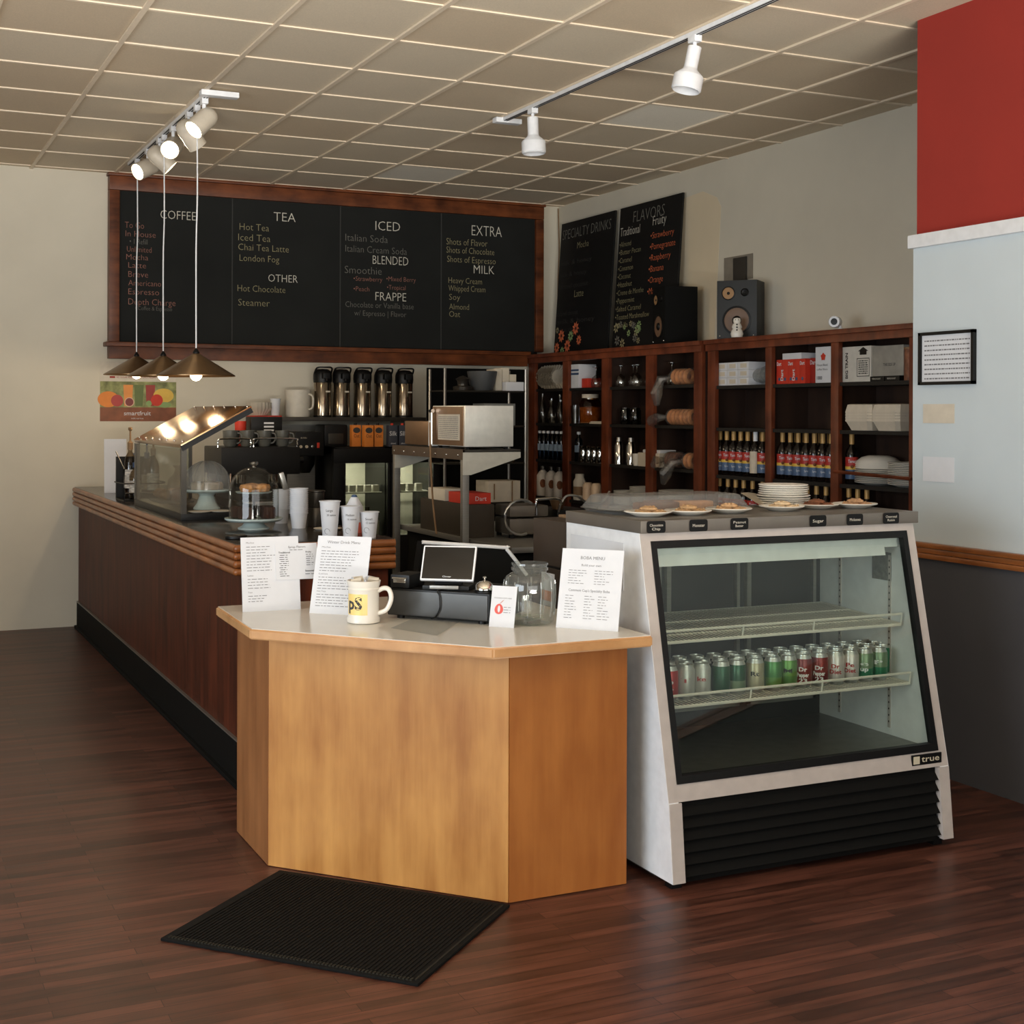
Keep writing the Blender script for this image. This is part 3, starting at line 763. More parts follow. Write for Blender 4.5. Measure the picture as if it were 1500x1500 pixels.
# winter drink menu
o, T, S, w, rt, up, fn = lean_sheet('menu_sheet', 'white winter drink menu sheet standing behind the big mug', 'menu', (1.504, 4.909), (1.664, 4.768), 0.29, 0.28)
m = MB(); T(m, 'Winter Drink Menu', 0.04, 0.262, 0.13, 0.011)
for i, t in enumerate([0.245, 0.145, 0.08]): T(m, ['Mochas', 'Lattes', 'Hot Teas'][i], 0.02, t, 0.035, 0.006)
for i in range(8): S(m, 0.02, 0.232 - i * 0.0105, rg.uniform(0.10, 0.16), 0.0022)
for i in range(5): S(m, 0.02, 0.134 - i * 0.0105, rg.uniform(0.10, 0.16), 0.0022)
for i in range(5): S(m, 0.02, 0.070 - i * 0.0105, rg.uniform(0.10, 0.16), 0.0022)
m.build('printed_lines', M_INK, o, smooth=0)
# boba menu
o, T, S, w, rt, up, fn = lean_sheet('menu_sheet', 'white boba menu sheet leaning beside the display fridge', 'menu', (2.178, 4.236), (2.328, 4.068), 0.276, 0.24)
m = MB(); T(m, 'BOBA MENU', 0.07, 0.240, 0.088, 0.011); T(m, 'Build your own', 0.075, 0.216, 0.072, 0.008)
for cx_ in (0.03, 0.125):
    for i in range(6): S(m, cx_, 0.2 - i * 0.009, rg.uniform(0.03, 0.07), 0.0018)
T(m, "Common Cup's Specialty Boba", 0.035, 0.128, 0.15, 0.009)
for cx_ in (0.025, 0.095, 0.145):
    for i in range(9): S(m, cx_, 0.112 - i * 0.0095, rg.uniform(0.02, 0.045), 0.0018)
m.build('printed_lines', M_INK, o, smooth=0)
# heart card
o, T, S, w, rt, up, fn = lean_sheet('donation_card', 'small white card with a red apple emblem propped against the glass jar', 'card', (1.977, 4.352), (2.039, 4.282), 0.142, 0.22, KZ, M_PAPER, False)
m = MB()
c = up * 0.062 + rt * 0.032 + fn * 0.0007
for s in (-1, 1):
    pts = [c + rt * s * (0.016 * math.sin(a)) * (1.0 - 0.15 * math.cos(a)) + up * 0.018 * math.cos(a) for a in [PI * k / 10 for k in range(11)]]
    pts2 = [c + rt * s * 0.005 * math.sin(PI * k / 10) + up * 0.012 * math.cos(PI * k / 10) for k in range(11)]
    for k in range(10): m.quad(pts[k], pts[k + 1], pts2[k + 1], pts2[k], 0)
m.quad(c + up * 0.018, c + up * 0.03 + rt * 0.012, c + up * 0.032 + rt * 0.018, c + up * 0.02 + rt * 0.006, 1)
m.build('apple_emblem', [mat('coral_print', (214, 96, 88), 0.8), mat('pale_print', (196, 150, 140), 0.8)], o, smooth=0)
m = MB(); T(m, 'BUILDING HOPE HERE', 0.012, 0.098, 0.065, 0.004)
for i in range(3): S(m, 0.05, 0.068 - i * 0.009, 0.026, 0.0018)
m.build('printed_lines', M_INK, o, smooth=0)
# taped price paper on the fridge side
o = thing('taped_note', 'white paper note taped to the side of the display fridge', 'note', (FX0 - 0.0025, 4.52, 0.97))
m = MB(); m.box((0, -0.27, 0.0), (0.002, 0.13, 0.17)); m.build('sheet', M_PAPER, o)
m = MB(); m.text('Closed on the 25th', (-0.0006, -0.11, 0.105), (0, -1, 0), (0, 0, 1), 0.13, 0.009); m.text('Thank you', (-0.0006, -0.14, 0.06), (0, -1, 0), (0, 0, 1), 0.05, 0.008)
m.build('printed_lines', M_INK, o, smooth=0)
# big mug
o = thing('mug', 'oversized white mug with a yellow panel lettered pS, holding packets', 'mug', (1.612, 4.615, KZ))
m = MB()
m.lathe([(0.0, 0.0), (0.052, 0.0), (0.058, 0.004), (0.058, 0.018), (0.054, 0.024), (0.054, 0.115), (0.057, 0.12), (0.054, 0.126), (0.057, 0.133), (0.06, 0.148), (0.057, 0.15), (0.050, 0.135), (0.048, 0.02), (0.0, 0.015)], 32)
m.build('body', M_CERAM, o)
hd = Vector((math.cos(R(-33)), math.sin(R(-33)), 0))
m = MB(); m.tube([hd * 0.052 + Vector((0, 0, z)) + hd * r_ for z, r_ in ((0.113, 0), (0.122, 0.02), (0.118, 0.038), (0.095, 0.047), (0.07, 0.043), (0.045, 0.028), (0.034, 0.0))], 0.0085, 10); m.build('handle', M_CERAM, o)
vd = math.atan2(-4.615, -1.612)
m = MB(); 
for k in range(10):
    a0, a1 = vd - 1.35 + k * 0.16, vd - 1.35 + (k + 1) * 0.16
    m.quad(*[(0.0546 * math.cos(a), 0.0546 * math.sin(a), z) for a, z in ((a0, 0.032), (a1, 0.032), (a1, 0.105), (a0, 0.105))])
m.build('yellow_panel', mat('mug_yellow', (232, 204, 128), 0.35), o)
m = MB(); m.text('pS', (0, 0, 0), (1, 0, 0), (0, 0, 1), 0.058, 0.042, 0, 0.03, ((0, 0, 0.052), 0.0552, vd - 0.62)); m.build('lettering', M_INKD, o, smooth=0)
for k in range(7):
    a = k * 0.9; m = MB(); p = Vector((0.028 * math.cos(a), 0.028 * math.sin(a), 0.112)); d = Vector((math.cos(a * 1.7), math.sin(a * 1.7), 0))
    tl = (Vector((0, 0, 1)) + Vector((math.cos(a), math.sin(a), 0)) * 0.25).normalized()
    d = (d - tl * d.dot(tl)).normalized(); m.obox(p, d, tl, d.cross(tl), 0.018, 0.048, 0.001); 
    tag(m.build('sugar_packet', M_PAPER if k % 2 else M_CREAM), f'{ORD[k]} paper sugar packet tucked in the big white mug, counting round the rim', 'packet', 'packets in the big mug').location = (1.612, 4.615, KZ + 0.0)
# clear pamphlet sleeve
tp = [at_z(*q, KZ + 0.003) for q in [(572, 920), (640, 931), (673, 911), (602, 907)]]
m = MB(); m.quad(*tp); bmesh.ops.solidify(m.bm, geom=m.bm.faces[:], thickness=0.0025)
tag(m.build('plastic_sleeve', glass('sleeve_plastic', (232, 232, 230), 0.12, 0.5, 0.1, haze=0.3)), 'clear plastic sleeve lying flat before the cash drawer', 'sleeve')
# cash drawer
dA, dB = Vector((1.724, 4.68, 0)), Vector((1.985, 4.369, 0)); dd = (dB - dA).normalized(); dn = Vector((-dd.y, dd.x, 0))
o = thing('cash_drawer', 'black cash drawer box with a cord hanging over its front', 'cash drawer', (dA.x, dA.y, KZ), math.atan2(dd.y, dd.x))
DW = (dB - dA).length
m = MB(); m.box((0, 0.004, 0.012), (DW, 0.30, 0.108), 0, 0.003); m.build('case', M_BLACK, o)
m = MB(); m.box((0.006, 0, 0.015), (DW - 0.006, 0.01, 0.102), 0, 0.003); m.build('drawer_front', mat('gunmetal_front', (64, 64, 62), 0.35, 0.3), o)
for x in (0.04, DW - 0.04):
    for y in (0.03, 0.27):
        m = MB(); m.lathe([(0.014, 0), (0.014, 0.013)], 12, (x, y, 0)); m.build('foot', M_BLACK, o)
m = MB(); m.tube([(0.22, 0.05, 0.110), (0.205, 0.0, 0.111), (0.215, -0.006, 0.09), (0.216, -0.006, 0.05), (0.20, -0.005, 0.02), (0.17, 0.02, 0.006)], 0.0025, 6); m.build('cord', M_BLACK, o)
DZ = KZ + 0.108
def dpt(x, y, z=0): 
    v = dA + dd * x + dn * y; return (v.x, v.y, DZ + z)
# point of sale tablet
o = thing('tablet_terminal', 'white-framed countertop payment tablet standing on the cash drawer', 'tablet', dpt(0.215, 0.05, 0.0), math.atan2(dd.y, dd.x) + 0.25)
m = MB(); lean = R(28); up = Vector((0, math.sin(lean), math.cos(lean))); fn = Vector((0, -math.cos(lean), math.sin(lean)))
cc = Vector((0, 0.0, 0.032)) + up * 0.065
m.obox(cc, (1, 0, 0), up, fn, 0.098, 0.067, 0.007, 0, 0.006); m.build('shell', M_WHITE, o)
m = MB(); m.obox(cc + fn * 0.0068, (1, 0, 0), up, fn, 0.092, 0.061, 0.001, 0, 0.0008); m.build('screen', mat('black_screen', (10, 10, 11), 0.12), o)
m = MB(); m.text('Clover', cc + fn * 0.0082 + Vector((-0.016, 0, 0)) - up * 0.055, (1, 0, 0), up, 0.032, 0.006); m.build('lettering', M_WHITE, o, smooth=0)
m = MB(); m.box((-0.085, -0.02, 0.0), (0.085, 0.09, 0.016), 0, 0.004); m.obox((0, 0.05, 0.045), (1, 0, 0), (0, 0.5, 0.86), (0, -0.86, 0.5), 0.05, 0.04, 0.014, 0, 0.004); m.build('base', M_BLACK, o)
m = MB(); m.box((-0.055, -0.035, 0.006), (0.05, -0.02, 0.018), 0, 0.003); m.build('printer_slot', M_STEELB, o)
# card reader
o = thing('card_reader', 'small black card reader at the left end of the cash drawer', 'card reader', dpt(0.04, 0.06), math.atan2(dd.y, dd.x))
m = MB(); m.box((-0.035, -0.05, 0), (0.045, 0.07, 0.05), 0, 0.012); m.build('body', M_BLACK, o)
m = MB(); m.box((-0.02, -0.053, 0.02), (0.03, -0.049, 0.036), 0, 0.002); m.tube([(-0.024, -0.053, 0.036), (0.034, -0.053, 0.036)], 0.003, 6); m.build('silver_trim', M_CHROME, o)
# bell
o = thing('service_bell', 'shiny chrome service bell on the right corner of the cash drawer', 'bell', dpt(0.365, 0.05))
m = MB(); m.lathe([(0.036, 0), (0.036, 0.006), (0.03, 0.008)], 24); m.build('base', M_BLACK, o)
m = MB(); m.lathe([(0.035, 0.010), (0.034, 0.018), (0.028, 0.030), (0.018, 0.038), (0.006, 0.041), (0.0, 0.042)], 28); m.build('dome', M_CHROME, o)
m = MB(); m.lathe([(0.003, 0.041), (0.003, 0.048), (0.007, 0.05), (0.007, 0.054), (0.0, 0.057)], 14); m.build('button', M_CHROME, o)
# big white-edged panel behind the tablet
o = thing('display_hood', 'dark slanted counter display with a white edge behind the payment tablet', 'display', (2.02, 5.0, KZ))
P0 = [at_y(u, v, 5.02) - Vector((2.02, 5.0, KZ)) for u, v in ((618, 794), (740, 802), (771, 842), (776, 872), (606, 872))]
for p in P0[3:]: p.z = 0.0
m = MB(); f1 = [m.bm.verts.new(p) for p in P0]; f2 = [m.bm.verts.new(p + Vector((0, 0.05, 0))) for p in P0]
m.bm.faces.new(f1); m.bm.faces.new(f2[::-1])
for i in range(5): m.bm.faces.new([f1[i], f2[i], f2[(i + 1) % 5], f1[(i + 1) % 5]])
m.build('panel', M_MATBLK, o, smooth=0)
m = MB(); q = [p + Vector((0, -0.004, 0)) for p in P0]
m.tube([q[0], q[0] + (q[1] - q[0]) * 0.96, q[1] + (q[2] - q[1]) * 0.06, q[2]], 0.0075, 8); m.build('white_edge', M_WHITE, o)
# glass jar
o = thing('tip_jar', 'large empty clear glass barrel jar beside the boba menu', 'jar', (2.117, 4.325, KZ))
o.location = (2.137, 4.36, KZ); o.scale = (1.08, 1.08, 1.02)
m = MB(); pr = [(0.0, 0.004), (0.068, 0.002), (0.077, 0.010), (0.080, 0.03), (0.083, 0.06), (0.084, 0.09), (0.084, 0.125), (0.082, 0.15), (0.074, 0.165), (0.060, 0.173), (0.055, 0.176), (0.055, 0.182), (0.06, 0.184), (0.06, 0.192), (0.056, 0.195), (0.056, 0.2), (0.06, 0.203), (0.059, 0.209), (0.054, 0.209)]
m.lathe(pr, 24, wave=(12, 0.012), cap=False); m.build('glass_body', glass('jar_glass', (236, 240, 236), 0.16, 0.9, haze=0.05), o)
m = MB()
for k in range(12):
    a = 2 * PI * k / 12
    m.tube([(r_ * math.cos(a), r_ * math.sin(a), z) for r_, z in ((0.081, 0.03), (0.084, 0.06), (0.0855, 0.09), (0.0855, 0.125), (0.083, 0.15))], 0.0016, 5)
m.build('glass_ribs', glass('rib_glass', (226, 230, 226), 0.5, 0.9, haze=0.2), o)
m = MB()
for k in range(5):
    a = k * 1.3; m.obox((0.02 * math.cos(a), 0.02 * math.sin(a), 0.014 + k * 0.004), (math.cos(a), math.sin(a), 0.2), (-math.sin(a), math.cos(a), 0), (0, 0, 1), 0.03, 0.014, 0.0006)
m.build('banknotes', mat('banknote_green', (150, 156, 138), 0.8), o)

# ================================================================== FRIDGE TOP
def plate(name, label, loc, r, group=None):
    o = thing(name, label, 'plate', loc, 0, group)
    m = MB(); m.lathe([(0.0, 0.0), (r * 0.55, 0.0), (r * 0.62, 0.004), (r * 0.97, 0.015), (r, 0.017), (r * 0.98, 0.0195), (r * 0.6, 0.008), (0.0, 0.006)], 32); m.build('dish', M_CERAM, o)
    return o
cook = ['chocolate chip', 'monster', 'peanut butter', 'sugar', 'molasses', 'oatmeal raisin']
cpos = []
for i, (u, v) in enumerate([(962, 757), (1021, 755), (1081, 752), (1159, 748.5), (1210, 745.5), (1267, 744.5)]):
    p = at_z(u, v, FT + 0.002); cpos.append(p)
def cookie(label, loc, r, mt):
    m = MB(); m.lathe([(0.0, 0.0), (r * 0.9, 0.0), (r, 0.005), (r * 0.93, 0.010), (r * 0.6, 0.014), (0.0, 0.0155)], 22, wave=(5, 0.02))
    for k in range(9):
        a, q = rg.uniform(0, 6.28), rg.uniform(0, r * 0.8); m.sphere((q * math.cos(a), q * math.sin(a), 0.0135), 0.005, 0, (1, 1, 0.7), 6)
    o = m.build('cookie', mt); o.location = loc
    return tag(o, label, 'cookie', 'cookies on the plates')
c_mats = [M_COOKIE, M_COOKIE, mat('golden_cookie', (186, 150, 110), 0.9, var=0.3, vscale=80, bump=0.4), mat('pale_cookie', (206, 182, 146), 0.9, var=0.2, vscale=80, bump=0.4), M_BAKED, mat('oat_cookie', (170, 132, 96), 0.9, var=0.4, vscale=90, bump=0.5)]
plab = ['white plate with cookies above the leftmost name tag', 'white plate with cookies above the second name tag from the left', 'white plate with pale cookies just left of the plate stack', 'white plate of cookies just in front of the tall plate stack', 'white plate with dark brown cookies on a paper napkin', 'white plate with cookies nearest the right end of the fridge top']
for i, p in enumerate(cpos):
    q = (p.x, max(4.235, p.y + 0.06), FT)
    plate('plate', plab[i], q, 0.088, 'cookie plates on the fridge')
    for j, (dx, dy, dz) in enumerate(((-0.028, -0.012, 0), (0.03, -0.02, 0), (0.0, 0.03, 0), (0.002, 0.0, 0.013))):
        cookie(f"{cook[i]} cookie, {['at left', 'at right', 'at the back', 'on top'][j]} of its plate", (q[0] + dx, q[1] + dy, FT + 0.0085 + dz), 0.033, c_mats[i])
# stack of plates
p = at_z(1135, 740, FT); sx_, sy_ = p.x, min(p.y, 4.58)
base = plate('plate', 'white plate at the bottom of the tall stack on the fridge', (sx_ - 0.01, sy_, FT), 0.108, 'plate stack on the fridge')
for k in range(1, 9):
    z = FT + 0.0085 * k + (0.002 if k > 2 else 0)
    pl = copy_tree(base, (sx_ + rg.uniform(-0.003, 0.003), sy_ + rg.uniform(-0.003, 0.003), z), label=f'white plate, {ORD[k]} from the bottom of the stack on the fridge' if k < 8 else 'white plate on top of the tall stack on the fridge')
    if k > 3: pl.scale = (0.93, 0.93, 1)
# napkin sheet under the right plates
m = MB(); p = at_z(1190, 745, FT)
n = 8
vs = [[m.bm.verts.new((p.x - 0.16 + 0.30 * i / n, p.y + 0.10 + 0.16 * j / n, FT + 0.002 + 0.05 * max(0, 1 - i / n * 1.3) * (j / n) + 0.012 * math.sin(i * 0.9) * (j / n))) for j in range(n + 1)] for i in range(n + 1)]
for i in range(n):
    for j in range(n): m.bm.faces.new([vs[i][j], vs[i + 1][j], vs[i + 1][j + 1], vs[i][j + 1]])
bmesh.ops.solidify(m.bm, geom=m.bm.faces[:], thickness=0.0015)
tag(m.build('paper_napkin', M_CREAM), 'creased cream paper sheet behind the plates on the right of the fridge top', 'napkin')
# clear cake tray
o = thing('bakery_tray', 'long clear plastic bakery tray with a lid at the left of the fridge top', 'tray', (2.80, 4.53, FT))
def ring(mb, rows, closed_top=True, mi=0):
    rr = []
    for (hx, hy, z) in rows:
        c = 0.02
        pts = [(-hx + c, -hy), (hx - c, -hy), (hx, -hy + c), (hx, hy - c), (hx - c, hy), (-hx + c, hy), (-hx, hy - c), (-hx, -hy + c)]
        rr.append([mb.bm.verts.new((x, y, z)) for x, y in pts])
    for a, b_ in zip(rr, rr[1:]):
        for k in range(8): mb.bm.faces.new([a[k], a[(k + 1) % 8], b_[(k + 1) % 8], b_[k]]).material_index = mi
    if closed_top: mb.bm.faces.new(rr[-1]).material_index = mi
m = MB(); ring(m, [(0.285, 0.125, 0.0), (0.295, 0.135, 0.012), (0.305, 0.145, 0.014)], False); m.bm.faces.new([v for v in list(m.bm.verts)[:8]][::-1]); m.build('base_tray', M_PLAST, o)
m = MB(); ring(m, [(0.305, 0.145, 0.016), (0.298, 0.138, 0.020), (0.275, 0.115, 0.062), (0.262, 0.104, 0.066)]); m.build('clear_lid', M_PLAST, o)
for k, (x, y, l_) in enumerate(((-0.06, -0.03, 0.09), (0.11, -0.02, 0.08), (0.02, 0.05, 0.08))):
    m = MB(); m.obox((x, y, 0.022), (1, 0, 0), (0, 1, 0), (0, 0, 1), l_, 0.026, 0.016, 0, 0.01); 
    q = m.build('pastry', M_BREAD if k == 1 else M_BAKED); q.location = o.location
    tag(q, ['dark pastry bar at the left inside the clear bakery tray', 'golden pastry bar at the right inside the clear bakery tray', 'dark pastry bar at the back inside the clear bakery tray'][k], 'pastry', 'pastries in the tray')
o = thing('cutting_board', 'thin pale wooden board lying behind the bakery tray', 'board', (2.62, 4.86, 1.178)); m = MB(); m.box((-0.06, -0.1, 0.0005), (0.07, 0.10, 0.012), 0, 0.004); m.build('slab', M_KRAFT, o)
# chalk name tags on the steel edge
def name_tag(x, lines, label, i):
    o = thing('name_tag', label, 'tag', (x, 4.126, FT - 0.022), 0, 'cookie name tags')
    m = MB(); w, h = 0.035, 0.0185
    pts = []
    for (cx_, cz_) in ((w - 0.006, -h + 0.006), (w - 0.006, h - 0.006), (-w + 0.006, h - 0.006), (-w + 0.006, -h + 0.006)):
        a0 = math.atan2(-cz_, -cx_)
        base_a = {(1, -1): -PI / 2, (1, 1): 0, (-1, 1): PI / 2, (-1, -1): PI}[(1 if cx_ > 0 else -1, 1 if cz_ > 0 else -1)]
        for k in range(4):
            a = base_a + PI / 2 * k / 3
            pts.append((cx_ + 0.0085 * math.cos(a), cz_ + 0.0085 * math.sin(a)))
    m.prism(pts, -0.0025, 0.0, axis='y'); m.build('slate', M_BLACK, o)
    m = MB()
    if len(lines) == 1: m.text(lines[0], (-0.025, -0.0028, -0.005), (1, 0, 0), (0, 0, 1), 0.05, 0.011)
    else:
        m.text(lines[0], (-0.027, -0.0028, 0.002), (1, 0, 0), (0, 0, 1), 0.054, 0.009); m.text(lines[1], (-0.018, -0.0028, -0.011), (1, 0, 0), (0, 0, 1), 0.034, 0.009)
    m.build('lettering', M_CH_W, o, smooth=0)
for i, (u, ln) in enumerate([(961, ['Chocolate', 'Chip']), (1023, ['Monster']), (1083, ['Peanut', 'Butter']), (1198, ['Sugar']), (1252, ['Molasses']), (1305, ['Oatmeal', 'Raisin'])]):
    name_tag(at_y(u, 765, 4.126).x, ln, f"black {' '.join(ln).lower()} name tag on the steel edge of the fridge top", i)

# ================================================================== CANS IN THE FRIDGE
CANP = [(0.0, 0.0), (0.024, 0.0), (0.026, 0.004), (0.033, 0.012), (0.033, 0.104), (0.027, 0.117), (0.0265, 0.122), (0.0245, 0.122), (0.024, 0.118), (0.0, 0.118)]
def can(label, x, y, col, text=None, tcol=None, two=None):
    o = thing('drink_can', label, 'can', (x, y, 0.583), 0, 'drink cans in the fridge')
    m = MB(); m.lathe(CANP, 20); m.build('body', mat('can_aluminium', (196, 196, 192), 0.3, 0.8), o)
    m = MB(); m.lathe([(0.0332, 0.013), (0.0334, 0.014), (0.0334, 0.050), (0.0334, 0.0505, 1), (0.0334, 0.103, 1), (0.0318, 0.107, 1)], 20, cap=False); m.build('printed_sleeve', [col, two or col], o)
    va = math.atan2(-y, -x)
    if text:
        m = MB()
        for i, t in enumerate(text):
            m.text(t, (0, 0, 0), (1, 0, 0), (0, 0, 1), 0.046 if len(t) > 3 else 0.032, 0.015, 0, 0.03, ((0, 0, 0.062 - 0.021 * i), 0.0338, va))
        m.build('lettering', tcol, o, smooth=0)
    return o
mk = lambda n, c: mat(n, c, 0.3, 0.35)
G1, G2, G3, G4 = mk('can_deep_green', (38, 84, 58)), mk('can_silver_green', (120, 142, 112)), mk('can_bright_green', (92, 142, 62)), mk('can_leaf_green', (70, 128, 64))
RD, MR, SV, WH, BK, TEAL, GD = mk('can_red', (176, 44, 40)), mk('can_maroon', (120, 34, 34)), mk('can_silver', (186, 186, 182)), mk('can_white', (206, 200, 196)), mk('can_dark', (48, 56, 50)), mk('can_teal_green', (44, 124, 88)), mk('can_gold_grey', (176, 168, 140))
LTW, LTR, LTK, LTG = M_WHITE, mat('can_red_letter', (170, 40, 44), 0.5), M_BLACK, mat('can_green_letter', (40, 110, 70), 0.5)
front = [(980, RD, ['Co', 'la'], LTW, None, 'red cola can at the far left of the drinks row'), (994, SV, ['T'], LTR, None, 'silver can second from the left in the drinks row'), (1015, SV, ['ke'], LTR, None, 'silver diet can with red lettering near the left end'),
         (1056, G1, None, None, G1, 'dark green can left of the silver and green can'), (1079, G2, None, None, G1, 'silver can with a green band, left of the gold-grey can'), (1106, GD, ['Rt'], LTK, None, 'gold-grey can with black lettering in the middle of the row'),
         (1132, G3, None, None, G4, 'bright green can just right of the gold-grey can'), (1154, G4, ['M'], LTK, G3, 'bright green can with black lettering beside the maroon cans'),
         (1176, MR, ['Dr', 'Pepper', '23'], LTW, None, 'maroon can with white lettering, left of its twin'), (1200, MR, ['Dr', 'Pepper', '23'], LTW, None, 'maroon can with white lettering, right of its twin'),
         (1224, WH, ['Dr', 'Diet'], LTR, None, 'white can with red lettering beside the maroon cans'), (1244, WH, ['Pe', 'Diet'], LTR, None, 'white can with red lettering beside the teal green cans'),
         (1264, TEAL, ['e', 'up'], LTW, G2, 'teal green can with a white letter e'), (1282, TEAL, ['P'], LTW, G2, 'teal green can at the right end of the row')]
xs_front = []
for i, (u, c1, tx, tc_, c2, lab) in enumerate(front):
    p = at_y(u, 990, 4.185); x = p.x if i == 0 else max(p.x, xs_front[-1] + 0.0685)
    xs_front.append(x)
    can(lab, x, 4.185, c1, tx, tc_, c2)
back_cols = [RD, SV, BK, BK, G1, G2, BK, G3, G4, MR, MR, WH, G2, TEAL]
back_nm = ['red', 'silver', 'dark', 'dark', 'deep green', 'silver-green', 'dark', 'bright green', 'leaf green', 'maroon', 'maroon', 'white', 'pale green', 'teal']
for r_ in range(2):
    for i in range(14):
        can(f"{back_nm[i]} drink can in the {['second', 'third'][r_]} row, {ORD[i]} from the left", xs_front[0] + 0.037 + i * 0.0755 + (0.02 if r_ else 0), 4.256 + 0.071 * r_, back_cols[i])

# ================================================================== LEFT BAR: PASTRY CASE, DOMES, CUPS
o = thing('pastry_case', 'glass pastry case with a raised bronze metal lid on the bar', 'display case', (1.5, 7.12, CZ))
LC = 1.33; WC = 0.34; HC = 0.37
m = MB(); m.box((0, 0, 0.0), (WC, LC, 0.035), 0, 0.003); m.build('base', M_BLACK, o)
m = MB()
m.box((0, 0, 0.035), (0.028, 0.03, HC)); m.build('front_post', M_DKSTEEL, o); m = MB(); m.box((0, LC - 0.03, 0.035), (0.028, LC, HC)); m.build('front_post', M_DKSTEEL, o)
m = MB(); m.box((0.004, 0.03, 0.035), (0.009, LC - 0.03, HC - 0.004)); m.build('front_glass', glass('case_glass', (236, 234, 228), 0.08, 0.36), o)
m = MB(); m.box((0.03, LC - 0.006, 0.035), (WC, LC - 0.001, HC)); m.build('end_glass', M_GLASS, o)
m = MB(); 
for y in (LC - 0.03,): m.box((WC - 0.02, y, 0.035), (WC, y + 0.012, HC + 0.17))
m.build('rear_post', M_DKSTEEL, o)
m = MB()
sl = Vector((0.365, 0, 0.20)); L_ = sl.length; sl.normalize(); nn = Vector((-sl.z, 0, sl.x))
m.obox(Vector((0, LC / 2, HC + 0.012)) + sl * L_ / 2, sl, (0, 1, 0), nn, L_ / 2, LC / 2 + 0.008, 0.011, 0, 0.003); m.build('lid', mat('brushed_bronze', (186, 152, 112), 0.17, 1.0, var=0.06, vscale=5, stretch=(20, 1, 1)), o)
m = MB()
for k in range(7): m.sphere(Vector((0, 0.05 + k * 0.2, HC + 0.024)) + sl * 0.02 + nn * 0.003, 0.007)
for k in range(6): m.sphere(Vector((0, 0.02 + k * 0.25, HC + 0.024)) + sl * (L_ - 0.02) + nn * 0.003, 0.006)
m.build('lid_screws', M_CHROME, o)
m = MB(); m.obox(Vector((0.0, -0.006, HC + 0.0)) + sl * L_ / 2, sl, (0, 1, 0), nn, L_ / 2, 0.006, 0.014); m.build('lid_edge', M_BLACK, o)
# food inside the case
m = MB(); m.box((-0.1, -0.15, 0.0), (0.1, 0.15, 0.012), 0, 0.004); t_ = m.build('cake_tray', M_PLAST); t_.location = (1.66, 8.15, CZ + 0.035); tag(t_, 'clear tray under the pastries behind the case glass', 'tray')
for k in range(5):
    m = MB(); m.sphere((0, 0, 0.03), 0.045, 0, (1, 1.1, 0.66), 10); q = m.build('pastry_roll', M_BREAD if k % 2 else M_KRAFT); q.location = (1.62 + 0.06 * (k % 2), 8.05 + 0.055 * k, CZ + 0.048); tag(q, f'brown pastry roll, {ORD[k]} from the near end, inside the glass case', 'pastry', 'pastry rolls in the case')
m = MB(); m.lathe([(0, 0), (0.055, 0), (0.07, 0.05), (0.06, 0.14), (0.03, 0.17), (0.02, 0.2), (0.035, 0.22)], 10, wave=(5, 0.08)); q = m.build('treat_bag', M_BAG); q.location = (1.64, 7.85, CZ + 0.036); tag(q, 'crinkled clear bag of treats behind the case glass', 'bag')
m = MB(); m.sphere((0, 0, 0.055), 0.045, 0, (1, 1, 1), 10); q = m.build('brown_treat', M_BAKED); q.location = (1.64, 7.85, CZ + 0.034); tag(q, 'brown treat inside the crinkled bag in the case', 'treat')
def cake_stand(label, x, y, z, r, h, mt):
    o = thing('cake_stand', label, 'cake stand', (x, y, z))
    m = MB(); m.lathe([(0, 0), (r * 0.55, 0), (r * 0.56, 0.006), (r * 0.42, h * 0.3), (r * 0.30, h * 0.7), (r * 0.4, h - 0.012), (0, h - 0.012)], 28); m.build('pedestal', mt, o)
    m = MB(); m.lathe([(0, h - 0.013), (r * 0.9, h - 0.013), (r, h - 0.004), (r * 1.01, h + 0.004), (r * 0.96, h), (0, h)], 48, wave=(24, 0.012)); m.build('scalloped_plate', mt, o)
    return o
def dome(label, x, y, z, r, h, mt, knob=True, ribs=False):
    o = thing('cake_dome', label, 'cake dome', (x, y, z))
    k = h - r * 0.95
    prf = [(r, 0.0), (r, max(0.01, k))] + [(r * math.cos(a), max(0.01, k) + r * 0.95 * math.sin(a)) for a in [PI / 2 * i / 9 for i in range(1, 9)]] + [(0.012, h)]
    m = MB(); m.lathe(prf, 36, cap=False); m.lathe([(r * 1.02, 0.0), (r * 1.02, 0.006), (r, 0.006)], 36, cap=False); m.build('cover', mt, o)
    if knob:
        m = MB(); m.lathe([(0.012, h - 0.002), (0.010, h + 0.006), (0.02, h + 0.014), (0.018, h + 0.024), (0.0, h + 0.028)], 16, wave=(8, 0.08)); m.build('knob', glass('knob_glass', (235, 238, 235), 0.3, 0.8), o)
    if ribs:
        m = MB()
        for q in range(10):
            a = 2 * PI * q / 10; m.tube([((r_ + 0.001) * math.cos(a), (r_ + 0.001) * math.sin(a), z_) for r_, z_ in prf[:-1]], 0.0016, 5)
        m.build('dome_ribs', M_DOMEP, o)
    return o
cake_stand('pale aqua cake stand on a pedestal inside the pastry case', 1.70, 7.42, CZ + 0.035, 0.128, 0.105, M_AQUA)
dome('milky ribbed plastic dome covering the taller cake stand', 1.70, 7.42, CZ + 0.141, 0.124, 0.155, M_DOMEP, False, True)
